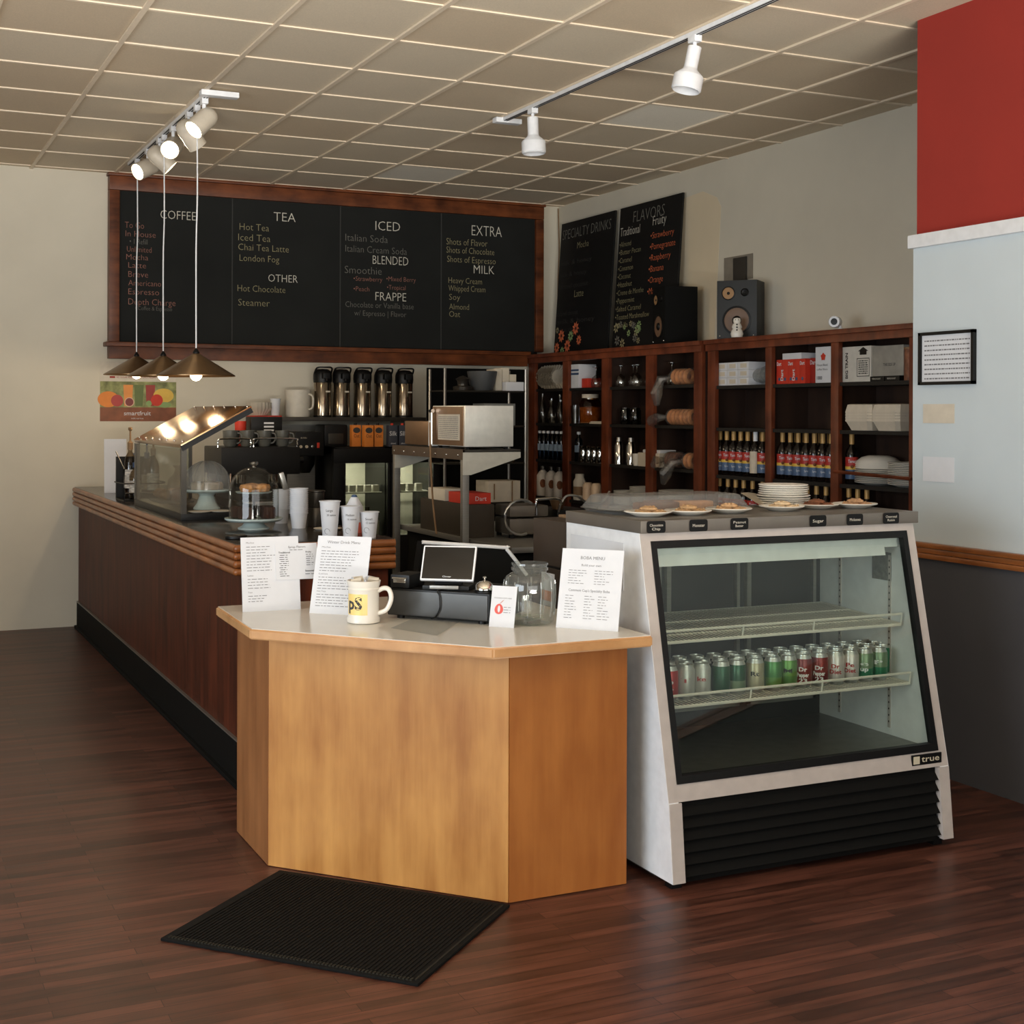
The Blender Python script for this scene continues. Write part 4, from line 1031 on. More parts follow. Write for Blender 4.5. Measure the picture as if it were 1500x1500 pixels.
m = MB(); m.lathe([(0, 0), (0.085, 0), (0.088, 0.03), (0.08, 0.04), (0, 0.042)], 24); q = m.build('cake', mat('pale_cake', (206, 186, 156), 0.9)); q.location = (1.70, 7.42, CZ + 0.141); tag(q, 'pale round cake under the milky plastic dome', 'cake')
for k, (dx, dy) in enumerate(((-0.09, -0.25), (0.02, -0.25))):
    m = MB(); m.lathe([(0, 0), (0.05, 0), (0.062, 0.006), (0.06, 0.008), (0, 0.003)], 20); q = m.build('paper_doily', M_CREAM); q.location = (1.70 + dx, 7.43 + dy, CZ + 0.036); tag(q, ['round cream doily at the front of the pastry case', 'round cream doily near the open end of the pastry case'][k], 'doily')
cake_stand('low pale aqua scalloped cake stand near the end of the bar', 1.715, 6.50, CZ, 0.135, 0.05, M_AQUA)
DC = (1.715, 6.50, CZ + 0.051)
dome('tall clear glass cake dome with a glass knob', *DC, 0.118, 0.245, glass('dome_glass', (236, 238, 236), 0.10, 0.7))
o = thing('tier_plate', 'small upper plate on a stem inside the glass cake dome', 'plate', DC)
m = MB(); m.lathe([(0.02, 0), (0.006, 0.01), (0.005, 0.118), (0.02, 0.122)], 12); m.build('stem', M_BLACK, o)
m = MB(); m.lathe([(0, 0.121), (0.08, 0.121), (0.088, 0.128), (0.08, 0.127), (0, 0.125)], 28, wave=(18, 0.015)); m.build('plate', M_AQUA, o)
bk = [(-0.055, -0.05, 0.0), (0.055, -0.055, 0.0), (0.07, 0.035, 0.0), (-0.065, 0.045, 0.0)]
for k, (dx, dy, dz) in enumerate(bk):
    m = MB(); m.obox((0, 0, 0.029), (1, 0, 0), (0, 1, 0), (0, 0, 1), 0.030, 0.030, 0.028, 0, 0.01); q = m.build('brownie', mat('dark_brownie', (62, 38, 28), 0.85, var=0.3, vscale=40, bump=0.6)); q.location = (DC[0] + dx, DC[1] + dy, DC[2]); tag(q, f"dark brownie at the {['left front', 'right front', 'right back', 'left back'][k]} under the glass dome", 'brownie', 'brownies under the dome')
for k, (dx, dy) in enumerate(((-0.035, -0.02), (0.035, -0.02), (0.0, 0.035))):
    m = MB(); m.lathe([(0, 0), (0.032, 0), (0.040, 0.018), (0.034, 0.034), (0, 0.040)], 14, wave=(5, 0.05)); q = m.build('scone', mat('crumb_scone', (178, 126, 76), 0.9, var=0.35, vscale=60, bump=0.6)); q.location = (DC[0] + dx, DC[1] + dy, DC[2] + 0.128); tag(q, f"golden scone at the {['left', 'right', 'back'][k]} of the upper plate under the glass dome", 'scone', 'scones under the dome')
# black lids beside the front dome
for k, (u, v, s) in enumerate(((346, 786, 1.0), (372, 790, 0.8), (392, 787, 0.75))):
    p = at_z(u, v, CZ + 0.01); m = MB(); m.lathe([(0, 0), (0.045 * s, 0), (0.05 * s, 0.004), (0.05 * s, 0.014), (0.042 * s, 0.018), (0.03 * s, 0.014), (0, 0.014)], 22)
    q = m.build('cup_lid', M_BLACK); q.location = (p.x, p.y, CZ); tag(q, ['large black lid at the left before the glass dome', 'small black lid in the middle before the glass dome', 'small black lid at the right before the glass dome'][k], 'lid', 'black lids on the bar')
# paper cups
def cup(label, x, y, z, h, r0, r1, group, lines=None, name='paper_cup', loops=0):
    o = thing(name, label, 'cup', (x, y, z), 0, group)
    m = MB(); m.lathe([(0, 0.004), (r0 - 0.002, 0.004), (r0, 0.0), (r1, h - 0.004), (r1 + 0.0036, h - 0.004), (r1 + 0.0036, h), (r1 - 0.001, h), (r0 - 0.001, 0.006), (0, 0.006)], 26); m.build('body', M_PAPER, o)
    if lines:
        va = math.atan2(-y, -x); m = MB(); rr = lambda zz: r0 + (r1 - r0) * zz / h + 0.0006
        for i, (s, zz, w_, hh) in enumerate(lines): m.text(s, (0, 0, 0), (1, 0, 0), (0, 0, 1), w_, hh, 0, 0.0, ((0, 0, zz), rr(zz + hh), va + (0.18 if i else -0.05)))
        m.build('handwriting', M_INKD, o, smooth=0)
        m = MB(); m.tube([((rr(z_)) * math.cos(va + a_), (rr(z_)) * math.sin(va + a_), z_) for a_, z_ in [(-0.35 + 0.35 * math.cos(t), 0.035 + 0.012 * math.sin(t)) for t in [2 * PI * k / 14 for k in range(12)]]], 0.0009, 4); m.build('printed_logo', M_INK, o)
    return o
cup('tall white paper cup with handwriting on the end of the bar', 1.888, 5.86, CZ, 0.168, 0.031, 0.0445, 'sample cups', [('Large', 0.122, 0.03, 0.011), ('20 ounces', 0.103, 0.042, 0.009)])
cup('medium white paper cup with handwriting, between the tall and small cups', 1.982, 5.855, CZ, 0.143, 0.031, 0.0435, 'sample cups', [('Medium', 0.100, 0.038, 0.010), ('16 ounces', 0.082, 0.042, 0.009)])
cup('small white paper cup with handwriting at the right end of the bar', 2.068, 5.85, CZ, 0.116, 0.030, 0.0425, 'sample cups', [('Small', 0.08, 0.032, 0.010), ('12 ounces', 0.064, 0.042, 0.009)])
def cup_stack(x, y, n, where, r0, r1, h, step):
    for k in range(n): cup(f'{where}, {ORD[k]} from the bottom', x, y, CZ + step * k, h, r0, r1, 'stacked paper cups')
cup_stack(1.925, 6.46, 13, 'paper cup in the tall nested stack beside the glass dome', 0.032, 0.042, 0.075, 0.0098)
cup_stack(1.93, 6.78, 10, 'paper cup in the shorter stack behind the glass dome', 0.030, 0.040, 0.075, 0.0105)
o = thing('straw_holder', 'slim silver scoop leaning in the rear cup stack', 'scoop', (1.945, 6.80, CZ + 0.02)); m = MB(); m.obox((0.0, 0, 0.19), (1, 0, 0.3), (0, 1, 0), (-0.3, 0, 1), 0.012, 0.012, 0.045, 0, 0.003); m.tube([(0.008, 0, 0.15), (0.022, 0, 0.10)], 0.005, 6); m.build('scoop', M_STEEL, o)
o = thing('metal_canister', 'two-tier steel canister standing behind the sample cups', 'canister', (2.04, 6.56, CZ)); m = MB(); m.lathe([(0, 0), (0.042, 0), (0.043, 0.004), (0.043, 0.085), (0.040, 0.09), (0.043, 0.096), (0.043, 0.165), (0.047, 0.168), (0.047, 0.174), (0, 0.178)], 26); m.build('body', M_DKSTEEL, o)
m = MB(); m.lathe([(0, 0), (0.055, 0), (0.068, 0.009), (0.065, 0.010), (0, 0.004)], 26); q = m.build('saucer', M_CREAM); q.location = (2.02, 6.30, CZ); tag(q, 'cream saucer beside the cup stack on the bar', 'saucer')
# white sauce bottle with red-orange cap behind the cups
o = thing('squeeze_bag', 'white squeeze bag with a red band behind the medium paper cup', 'bag', (2.09, 6.12, CZ)); m = MB(); m.lathe([(0, 0, 0), (0.04, 0, 0), (0.045, 0.03, 1), (0.044, 0.05, 1), (0.04, 0.12, 0), (0.015, 0.165, 0), (0.01, 0.175, 2), (0, 0.178, 2)], 18, wave=(4, 0.08)); m.build('body', [M_PAPER, mat('salmon_band', (222, 108, 86), 0.7), M_BLUE], o)
# pump syrup bottles in a black rack
o = thing('bottle_rack', 'black wire rack of flavour bottles at the far end of the pastry case', 'rack', (1.60, 8.95, CZ))
m = MB(); m.box((-0.10, 0.14, 0), (0.14, 0.16, 0.27)); m.tube([(-0.10, -0.16, 0.11), (0.14, -0.16, 0.11), (0.14, 0.15, 0.11), (-0.10, 0.15, 0.11), (-0.10, -0.16, 0.11)], 0.004, 6)
m.tube([(-0.10, -0.16, 0.0), (-0.10, -0.16, 0.2), (-0.10, 0.15, 0.30)], 0.004, 6); m.tube([(-0.10, -0.16, 0.05), (0.14, -0.16, 0.05)], 0.004, 6); m.box((-0.10, -0.16, 0), (0.14, 0.16, 0.006)); m.build('wire_frame', M_BLACK, o)
def pump_bottle(label, x, y, h, col):
    o = thing('pump_bottle', label, 'bottle', (x, y, CZ + 0.006), 0, 'pump bottles in the rack')
    m = MB(); m.lathe([(0, 0), (0.036, 0), (0.038, 0.005), (0.038, h * 0.62), (0.03, h * 0.72), (0.014, h * 0.8), (0.014, h * 0.86)], 18); m.build('glass_body', glass('bottle_glass', (190, 178, 160), 0.14, 0.6), o)
    m = MB(); m.lathe([(0.0385, h * 0.18), (0.0388, h * 0.5)], 18, cap=False); m.build('wrap_label', mat('striped_label', (196, 188, 176), 0.7, var=0.5, vscale=24, stretch=(1, 1, 4)), o)
    m = MB(); m.lathe([(0.017, h * 0.84), (0.017, h * 0.96), (0.010, h * 0.98), (0.006, h * 1.0), (0.006, h * 1.16), (0.013, h * 1.18), (0.013, h * 1.22), (0, h * 1.23)], 14); m.tube([(0, 0, h * 1.2), (0.0, -0.03, h * 1.21), (0, -0.042, h * 1.18)], 0.005, 6); m.build('pump', col, o)
pump_bottle('tall pump bottle with a blue collar in the black rack', 1.57, 8.99, 0.37, M_KRAFT)
pump_bottle('tan pump bottle beside the pastry case', 1.69, 8.86, 0.33, M_KRAFT)
pump_bottle('pump bottle at the back of the black rack', 1.68, 9.02, 0.30, M_BLUE)
pump_bottle('short pump bottle at the front of the black rack', 1.58, 8.86, 0.24, M_BLUE)
o, T, S, w, rt, up, fn = lean_sheet('white_board', 'plain white sheet standing on the bar before the fruit poster', 'sign', (1.53, 9.75), (1.68, 9.75), 0.37, 0.05, CZ)

# ================================================================== TRACK LIGHTS AND PENDANTS
def track(label, x, y0, y1):
    o = thing('ceiling_track', label, 'light track', (x, y0, CEIL - 0.012))
    m = MB(); m.box((-0.018, 0, -0.020), (0.018, y1 - y0, 0), 0, 0.002); m.box((-0.012, 0.01, -0.0215), (-0.004, y1 - y0 - 0.01, -0.0195), 1); m.box((0.004, 0.01, -0.0215), (0.012, y1 - y0 - 0.01, -0.0195), 1)
    m.build('rail', [M_WHITE, M_BLACK], o)
    return o
tl = track('short white ceiling track over the bar carrying the lit spotlights', 1.755, 7.62, 10.1)
m = MB(); m.box((-0.05, -0.02, -0.03), (0.16, 0.045, 0.0), 0, 0.004); m.build('feed_box', M_WHITE, tl)
tr = track('long white ceiling track at right carrying two bell spotlights', 3.52, 3.6, 7.55)
m = MB(); m.box((-0.06, 3.93, -0.03), (0.11, 3.99, 0.0), 0, 0.004); m.build('feed_box', M_WHITE, tr)
TZ = CEIL - 0.032
def spot(label, x, y, d, lit, pw):
    o = thing('spotlight', label, 'spotlight', (x, y, TZ), 0, 'bullet spotlights over the bar')
    d = Vector(d).normalized()
    m = MB(); m.box((-0.018, -0.03, -0.03), (0.018, 0.03, 0), 0, 0.003); m.tube([(0.0, 0, -0.03), (0.0, 0, -0.10)], 0.011, 8); m.build('stem', M_WHITE, o)
    q = d.to_track_quat('Z', 'Y').to_matrix().to_4x4()
    c = Vector((0, 0, -0.12))
    m = MB(); r = 0.058
    m.lathe([(0.0, -0.085), (0.03, -0.08), (0.05, -0.062), (r, -0.03), (r, 0.095), (r - 0.004, 0.095), (r - 0.004, 0.03), (0.02, 0.0), (0, 0.0)], 24, c, 0, q); m.build('can', mat('cream_enamel', (206, 196, 178), 0.4), o)
    m = MB(); m.lathe([(0, 0.055), (0.046, 0.06), (0.05, 0.07), (0.046, 0.078), (0, 0.084)], 20, c, 0, q); m.build('lamp', M_SPOTL if lit else M_WHITE, o)
    if pw:
        ld = bpy.data.lights.new('spot_beam', 'SPOT'); ld.energy = pw; ld.color = (1.0, 0.80, 0.55); ld.spot_size = R(80); ld.spot_blend = 0.6; ld.shadow_soft_size = 0.04
        lo = bpy.data.objects.new('spot_beam', ld); C.objects.link(lo); lo.parent = o
        lo.location = c + d * 0.10; lo.rotation_euler = d.to_track_quat('-Z', 'Y').to_euler()
spot('lit bullet spotlight nearest on the bar track, tilted toward the window', 1.755, 7.76, (-0.75, -0.30, -0.75), True, 22)
spot('bullet spotlight second on the bar track, turned away to the wall', 1.755, 8.15, (0.62, 0.25, -0.75), True, 30)
spot('lit bullet spotlight in the middle of the bar track, facing the room', 1.755, 8.60, (-0.35, -0.75, -0.38), True, 22)
spot('bullet spotlight second farthest on the bar track, turned right', 1.755, 9.02, (0.7, -0.1, -0.65), True, 30)
spot('lit bullet spotlight farthest on the bar track, aimed left', 1.755, 9.42, (-0.72, -0.35, -0.4), True, 22)
def bell(label, x, y, d):
    o = thing('spotlight', label, 'spotlight', (x, y, TZ), 0, 'bell spotlights on the right track')
    d = Vector(d).normalized(); q = d.to_track_quat('Z', 'Y').to_matrix().to_4x4(); c = Vector((0, 0, -0.05))
    m = MB(); m.box((-0.02, -0.03, -0.03), (0.02, 0.03, 0), 0, 0.003); m.tube([(0, 0, -0.03), (0, 0, -0.06)], 0.009, 8); m.build('stem', M_WHITE, o)
    m = MB(); m.lathe([(0, 0), (0.032, 0.002), (0.032, 0.10), (0.036, 0.112), (0.068, 0.14), (0.070, 0.145), (0.070, 0.205), (0.064, 0.212), (0.05, 0.20), (0.0, 0.18)], 28, c, 0, q); m.build('shade', M_WHITE, o)
bell('white bell-shaped spotlight at the far end of the right track', 3.52, 7.16, (0.02, -0.04, -1))
bell('white bell-shaped spotlight nearer on the right track, tilted left', 3.52, 5.45, (-0.21, 0.04, -1))
def pendant(label, y, zc_, pw):
    o = thing('pendant_lamp', label, 'pendant lamp', (1.755, y, TZ), 0, 'cone pendants over the bar')
    z = zc_ - TZ
    m = MB(); m.box((-0.016, -0.022, -0.035), (0.016, 0.022, 0), 0, 0.003); m.build('track_adapter', M_WHITE, o)
    m = MB(); m.tube([(0, 0, -0.035), (0.004, 0, -0.5), (-0.002, 0, z + 0.6), (0, 0, z + 0.02)], 0.0042, 6); m.build('cord', M_WHITE, o)
    m = MB(); m.lathe([(0.018, z - 0.004), (0.02, z + 0.006), (0.012, z + 0.018), (0.004, z + 0.03), (0, z + 0.03)], 16); m.build('cap', M_BLACK, o)
    m = MB(); m.lathe([(0.02, z - 0.002), (0.035, z - 0.012), (0.198, z - 0.112), (0.222, z - 0.126), (0.222, z - 0.132), (0.196, z - 0.116), (0.03, z - 0.016)], 40, cap=False); m.build('shade', M_BRONZE, o)
    m = MB(); m.sphere((0, 0, z - 0.122), 0.036); m.build('bulb', M_BULB, o)
    ld = bpy.data.lights.new('pendant_glow', 'POINT'); ld.energy = pw; ld.color = (1.0, 0.76, 0.48); ld.shadow_soft_size = 0.036
    lo = bpy.data.objects.new('pendant_glow', ld); C.objects.link(lo); lo.parent = o; lo.location = (0, 0, z - 0.17)
pendant('nearest bronze cone pendant lamp over the bar', 7.94, 1.935, 6)
pendant('middle bronze cone pendant lamp over the bar', 8.885, 1.955, 6)
pendant('farthest bronze cone pendant lamp over the bar', 9.815, 1.985, 6)

# ================================================================== ON TOP OF THE WALL SHELVING
def speaker(label, loc, rz, w, d, h, cone, shell=None):
    o = thing('loudspeaker', label, 'loudspeaker', loc, rz)
    m = MB(); m.box((-w / 2, 0, 0), (w / 2, d, h), 0, 0.004); m.build('cabinet', shell or mat('charcoal_cabinet', (34, 36, 36), 0.55), o)
    def drv(nm, x, z, r, mt, dust):
        q = Matrix.Rotation(PI / 2, 4, 'X')
        m = MB(); m.lathe([(r * 1.16, -0.002), (r * 1.16, 0.004), (r * 1.0, 0.006), (r, 0.003)], 28, (x, 0, z), 0, q, cap=False); m.build('surround', M_BLACK, o)
        m = MB(); m.lathe([(r, 0.003), (r * 0.85, 0.005), (r * 0.3, 0.001), (0, 0.0005)], 28, (x, 0, z), 0, q, cap=False); c = m.build(nm, mt, o)
        m = MB(); m.sphere((x, -0.001, z), r * dust, 0, (1, 0.5, 1)); m.build('dust_cap', M_BLACK, c)
    drv('woofer_cone', 0, h * 0.31, w * 0.31, cone, 0.38)
    drv('midrange_cone', -w * 0.21, h * 0.78, w * 0.145, mat('tan_cone', (158, 122, 82), 0.6), 0.26)
    drv('tweeter_cone', w * 0.20, h * 0.79, w * 0.085, M_BLACK, 0.4)
    m = MB()
    for x in (-1, 1):
        for z in (0.05, ): m.sphere((x * w * 0.42, -0.001, h * z), 0.006)
    m.build('corner_screws', M_CHROME, o)
    return o
M_CONE = mat('copper_cone', (112, 86, 66), 0.5)
speaker('black loudspeaker angled away at the left, before the leaning chalkboards', (5.185, 8.49, SHT), R(-100), 0.24, 0.25, 0.41, M_CONE, M_MATBLK)
speaker('charcoal loudspeaker facing out with a snowman figure before it', (5.235, 7.59, SHT), R(-50), 0.27, 0.20, 0.385, M_CONE)
o = thing('snowman_figure', 'small white snowman figurine standing before the right loudspeaker', 'figurine', (5.175, 7.50, SHT))
m = MB(); m.lathe([(0, 0), (0.036, 0.002), (0.042, 0.025), (0.034, 0.05), (0.028, 0.055), (0.034, 0.07), (0.026, 0.09), (0.021, 0.094), (0.026, 0.11), (0.021, 0.126), (0, 0.132)], 18); m.build('body', M_CERAM, o)
m = MB(); vd = Vector((-5.18, -7.57, 0)).normalized(); sd = Vector((-vd.y, vd.x, 0))
for z, r_ in ((0.048, 0.034), (0.066, 0.034), (0.084, 0.029)): m.sphere(vd * r_ + Vector((0, 0, z)), 0.0055)
for s in (-1, 1): m.sphere(vd * 0.024 + sd * 0.009 * s + Vector((0, 0, 0.115)), 0.003)
m.build('buttons', M_BLACK, o)
o = thing('security_camera', 'small round white camera on the shelving top at right', 'camera', (5.24, 6.60, SHT))
m = MB(); m.lathe([(0.025, 0), (0.02, 0.008), (0.008, 0.02), (0.008, 0.03)], 16, (0.03, -0.03, 0)); m.build('stand', M_WHITE, o)
q = Vector((-0.72, -0.55, 0.0)).to_track_quat('Z', 'Y').to_matrix().to_4x4()
m = MB(); m.lathe([(0, -0.05), (0.02, -0.045), (0.034, -0.02), (0.036, 0.03), (0.032, 0.036), (0, 0.037)], 20, (0.01, -0.01, 0.052), 0, q); m.build('housing', M_WHITE, o)
m = MB(); m.lathe([(0, 0.0365), (0.02, 0.0375), (0, 0.039)], 16, (0.01, -0.01, 0.052), 0, q); m.build('lens', M_BLACK, o)
o = thing('outlet_plate', 'dark wall plate with peeled grey surround above the right speaker', 'wall plate', (WR - 0.002, 7.98, 2.6))
m = MB(); m.box((-0.006, -0.20, -0.08), (0, 0.14, 0.09)); m.build('grey_backing', mat('primer_grey', (132, 124, 110), 0.8), o)
m = MB(); m.box((-0.02, -0.14, -0.11), (-0.004, 0.01, 0.075), 0, 0.003); m.build('dark_plate', mat('dark_plate', (52, 48, 42), 0.6), o)
o = thing('cable', 'thin dark cable running down the wall corner beside the menu chalkboard', 'cable', (5.45, WB - 0.01, 2.1))
m = MB(); m.tube([(0.03, -0.02, 1.27), (0.02, -0.05, 1.1), (0.035, -0.03, 0.9), (0.03, -0.02, 0.6), (0.035, -0.02, 0.02)], 0.005, 6); m.build('wire', M_KRAFT, o)
# framed print and papers on the projecting wall
o = thing('framed_print', 'black framed print hanging on the pale blue projecting wall', 'picture', (PX - 0.001, 4.83, 1.73))
m = MB(); w = 0.34; h = 0.235
for lo, hi in (((-0.02, -w, 0), (0, 0, 0.014)), ((-0.02, -w, h - 0.014), (0, 0, h)), ((-0.02, -w, 0), (0, -w + 0.014, h)), ((-0.02, -0.014, 0), (0, 0, h))): m.box(lo, hi)
m.build('frame', M_BLACK, o)
m = MB(); m.box((-0.008, -w + 0.01, 0.01), (-0.001, -0.01, h - 0.01)); m.build('print', M_PAPER, o)
m = MB()
for i in range(9): scribble(m, (-0.0088, -0.03, 0.025 + i * 0.021), (0, -1, 0), (0, 0, 1), w - 0.06, 0.006, 0, rg)
m.build('print_lines', M_INK, o, smooth=0)
for k, (z, h) in enumerate(((1.56, 0.085), (1.30, 0.11))):
    m = MB(); m.box((PX - 0.003, 4.62, z), (PX - 0.001, 4.815, z + h)); q = m.build('pinned_card', M_CREAM if k == 0 else M_PAPER); tag(q, ['cream card pinned below the framed print', 'white card in a thin frame near the chair rail'][k], 'card')

# ================================================================== SYRUP BOTTLES
M_LRED, M_LBLUE = mat('label_red', (172, 44, 36), 0.5), mat('label_blue', (74, 98, 132), 0.45)
def make_bottle(label, loc, kind='label'):
    o = thing('syrup_bottle', label, 'bottle', loc, 0, 'syrup bottles on the wall shelving')
    m = MB(); m.lathe([(0, 0), (0.034, 0), (0.0365, 0.004), (0.0365, 0.175), (0.032, 0.198), (0.016, 0.222), (0.0135, 0.24), (0.0135, 0.262)], 20); m.build('glass_body', M_BOTTLE, o)
    m = MB(); m.lathe([(0.0150, 0.232), (0.0152, 0.293), (0.0125, 0.300), (0, 0.300)], 14); m.build('cap', M_GOLD if kind != 'paper' else M_WHITE, o)
    if kind == 'label':
        r_ = 0.0371
        m = MB(); m.lathe([(r_, 0.03), (r_, 0.085, 0), (r_, 0.0852, 2), (r_, 0.103, 2), (r_, 0.1032, 1), (r_, 0.158, 1)], 20, cap=False); m.build('wrap_label', [M_LBLUE, M_LRED, M_YEL], o)
        m = MB(); va = math.atan2(-loc[1], -loc[0])
        m.text('Torani', (0, 0, 0), (1, 0, 0), (0, 0, 1), 0.05, 0.018, 0, 0.02, ((0, 0, 0.125), r_ + 0.0006, va)); m.text('Syrup', (0, 0, 0), (1, 0, 0), (0, 0, 1), 0.032, 0.012, 0, 0.01, ((0, 0, 0.055), r_ + 0.0006, va))
        m.build('lettering', M_PAPER, o, smooth=0)
        m = MB(); m.sphere(((r_ - 0.003) * math.cos(va), (r_ - 0.003) * math.sin(va), 0.102), 0.010); m.build('label_badge', M_BAKED, o)
    elif kind == 'paper':
        m = MB(); m.lathe([(0.0374, 0.025), (0.0374, 0.165)], 20, cap=False); m.build('wrap_label', M_CREAM, o)
    return o
src = make_bottle('x', (5.25, 7.5, S2['m']))
bp_ = make_bottle('syrup bottle with a plain cream wrapper in the left bay', (5.25, 7.395, S2['m']), 'paper')
first = True
def bottles(ys_, x, z, fmt):
    global first
    for i, y in enumerate(ys_):
        lab = fmt.format(ORD[i])
        if first: src.location = (x, y, z); src['label'] = lab; first = False
        else: copy_tree(src, (x, y, z), label=lab)
bottles([7.80, 7.72, 7.64, 7.56, 7.48, 7.315, 7.235], 5.25, S2['m'], 'red and blue labelled syrup bottle, {} from left, front row of the left bay')
bottles([7.76, 7.68, 7.60, 7.52, 7.44, 7.355], 5.33, S2['m'], 'gold-capped syrup bottle, {} from left, back row of the left bay')
bottles([7.105, 7.025, 6.945, 6.865, 6.785, 6.705, 6.625, 6.57 - 0.02 + 0.0], 5.25, S2['m'], 'red and blue labelled syrup bottle, {} from left, front row of the middle bay')
bottles([7.07, 6.985, 6.83, 6.745, 6.665, 6.585], 5.33, S2['m'], 'gold-capped syrup bottle, {} from left, back row of the middle bay')
bottles([6.45], 5.26, S2['m'], 'single syrup bottle in the right bay beside the plate stacks')
def lower(ys_, x, fmt):
    for i, y in enumerate(ys_):
        o = copy_tree(src, (x, y, S2['l']), label=fmt.format(ORD[i]))
lower([7.79, 7.69, 7.60, 7.51, 7.41, 7.30], 5.24, 'syrup bottle on the lowest visible shelf, {} from left in the left bay')
lower([7.09, 7.01, 6.93, 6.84, 6.75, 6.66, 6.58], 5.24, 'syrup bottle on the lowest visible shelf, {} from left in the middle bay')
lower([6.45, 6.37, 6.29], 5.24, 'syrup bottle on the lowest visible shelf, {} from left in the right bay')

# ================================================================== RIGHT SHELVING: BOXES AND DISHES
def box_thing(name, label, cat, lo, hi, mt, group=None, bev=0.003):
    c = Vector(((lo[0] + hi[0]) / 2, (lo[1] + hi[1]) / 2, lo[2]))
    o = thing(name, label, cat, c, 0, group)
    m = MB(); m.box(Vector(lo) - c, Vector(hi) - c, 0, bev); m.build('carton', mt, o)
    def T(s, y0, z, w, h, mi, bold=0.0, x=None, rot=False):
        m = MB(); xx = (lo[0] if x is None else x) - c.x - 0.0008
        if rot: m.text(s, (xx, y0 - c.y, z - c.z), (0, 0, 1), (0, 1, 0), w, h, 0, bold)
        else: m.text(s, (xx, y0 - c.y, z - c.z), (0, -1, 0), (0, 0, 1), w, h, 0, bold)
        return m.build('lettering', mi, o, smooth=0)
    return o, T
z = S2['t']
for i in range(3):
    for j in range(3):
        y1 = 7.80 - i * 0.125; z0 = z + j * 0.051
        o, T = box_thing('small_carton', f"small white carton, {['bottom', 'middle', 'top'][j]} of the {['left', 'middle', 'right'][i]} stack in the left bay", 'box', (5.216, y1 - 0.123, z0), (5.37, y1, z0 + 0.0505), M_PAPER, 'small white cartons on the top shelf')
        m = MB(); m.box((-0.0782, -0.04, 0.012), (-0.0772, 0.03, 0.04)); m.build('label_patch', M_CREAM, o)
for k in range(3): 
    o = thing('plastic_cup', f'clear plastic cup, {ORD[k]} along the sleeve lying beside the white cartons', 'cup', (5.285, 7.422 - 0.045 * k, z + 0.062), 0, 'sleeve of clear cups')
    m = MB(); m.lathe([(0.042, 0), (0.058, 0.10), (0.061, 0.102), (0.061, 0.106), (0.056, 0.106)], 20, (0, 0, 0), 0, Matrix.Rotation(PI / 2, 4, 'X')); m.build('cup', M_PLAST, o)
M_DRED = mat('carton_side_red', (150, 34, 22), 0.65)
for i in range(5):
    y1 = 7.125 - i * 0.0585
    o, T = box_thing('red_carton', f'narrow red carton, {ORD[i]} from the left on the top shelf', 'box', (5.215, y1 - 0.0575, z), (5.455, y1, z + 0.152), M_RED, 'red cartons on the top shelf')
    T('Dart', y1 - 0.012, z + 0.02, 0.07, 0.026, M_PAPER, 0.02, rot=True) if i % 2 else T('Dart', y1 - 0.006, z + 0.115, 0.045, 0.022, M_PAPER, 0.02)
    m = MB(); m.lathe([(0.0, 0), (0.011, 0.0008)], 16, (-0.1202, -0.002, 0.03), 0, Matrix.Rotation(-PI / 2, 4, 'Y')); m.build('round_mark', M_BLUE, o)
o, T = box_thing('red_carton', 'wide dark red carton beside the narrow red cartons', 'box', (5.25, 6.725, z), (5.45, 6.83, z + 0.155), M_DRED); T('Dart', 6.83, z + 0.115, 0.06, 0.026, M_PAPER, 0.01)
o, T = box_thing('flat_carton', 'small white carton lying on top of the red cartons', 'box', (5.22, 6.88, z + 0.1522), (5.36, 7.07, z + 0.19), M_PAPER)
o, T = box_thing('tall_carton', 'tall white carton with a small red rosette in the middle bay', 'box', (5.20, 6.565, z), (5.40, 6.715, z + 0.215), M_PAPER)
m = MB(); m.lathe([(0.0, 0), (0.022, 0.0012)], 10, (-0.1002, 0.0, 0.155), 0, Matrix.Rotation(-PI / 2, 4, 'Y'), wave=(5, 0.15)); m.build('red_rosette', M_RED, o)
T('House Blend', 6.70, z + 0.10, 0.10, 0.014, M_INKD); T('coffee filters', 6.70, z + 0.075, 0.10, 0.012, M_INKD); T('1000', 6.70, z + 0.02, 0.05, 0.02, M_INKD, 0.02)
o, T = box_thing('shipping_box', 'large white shipping box with vertical black lettering and a black house mark', 'box', (5.215, 6.23, z), (5.475, 6.485, z + 0.205), mat('white_board', (206, 202, 192), 0.8))
T('BIG TRAIN', 6.432, z + 0.02, 0.15, 0.022, M_BLACK, 0.03, rot=True)
m = MB(); x = -0.1308
m.quad((x, -0.03, 0.155), (x, -0.09, 0.155), (x, -0.09, 0.178), (x, -0.03, 0.178)); m.bm.faces.new([m.bm.verts.new(p) for p in ((x, -0.015, 0.176), (x, -0.105, 0.176), (x, -0.06, 0.2))])
for (a, b_, c_, d_) in ((-0.005, -0.115, 0.03, 0.034), (-0.005, -0.115, 0.132, 0.136)): m.quad((x, a, c_), (x, b_, c_), (x, b_, d_), (x, a, d_))
for a in (-0.005, -0.111): m.quad((x, a, 0.03), (x, a - 0.004, 0.03), (x, a - 0.004, 0.136), (x, a, 0.136))
for i in range(7): scribble(m, (x, -0.02, 0.045 + i * 0.012), (0, -1, 0), (0, 0, 1), 0.08, 0.006, 0, rg)
m.build('printed_marks', M_BLACK, o, smooth=0)
o, T = box_thing('shipping_box', 'wrinkled grey carton between the large white box and the brown can', 'box', (5.22, 5.965, z + 0.029), (5.46, 6.225, z + 0.200), mat('grey_carton', (150, 146, 136), 0.8, var=0.15, vscale=12))
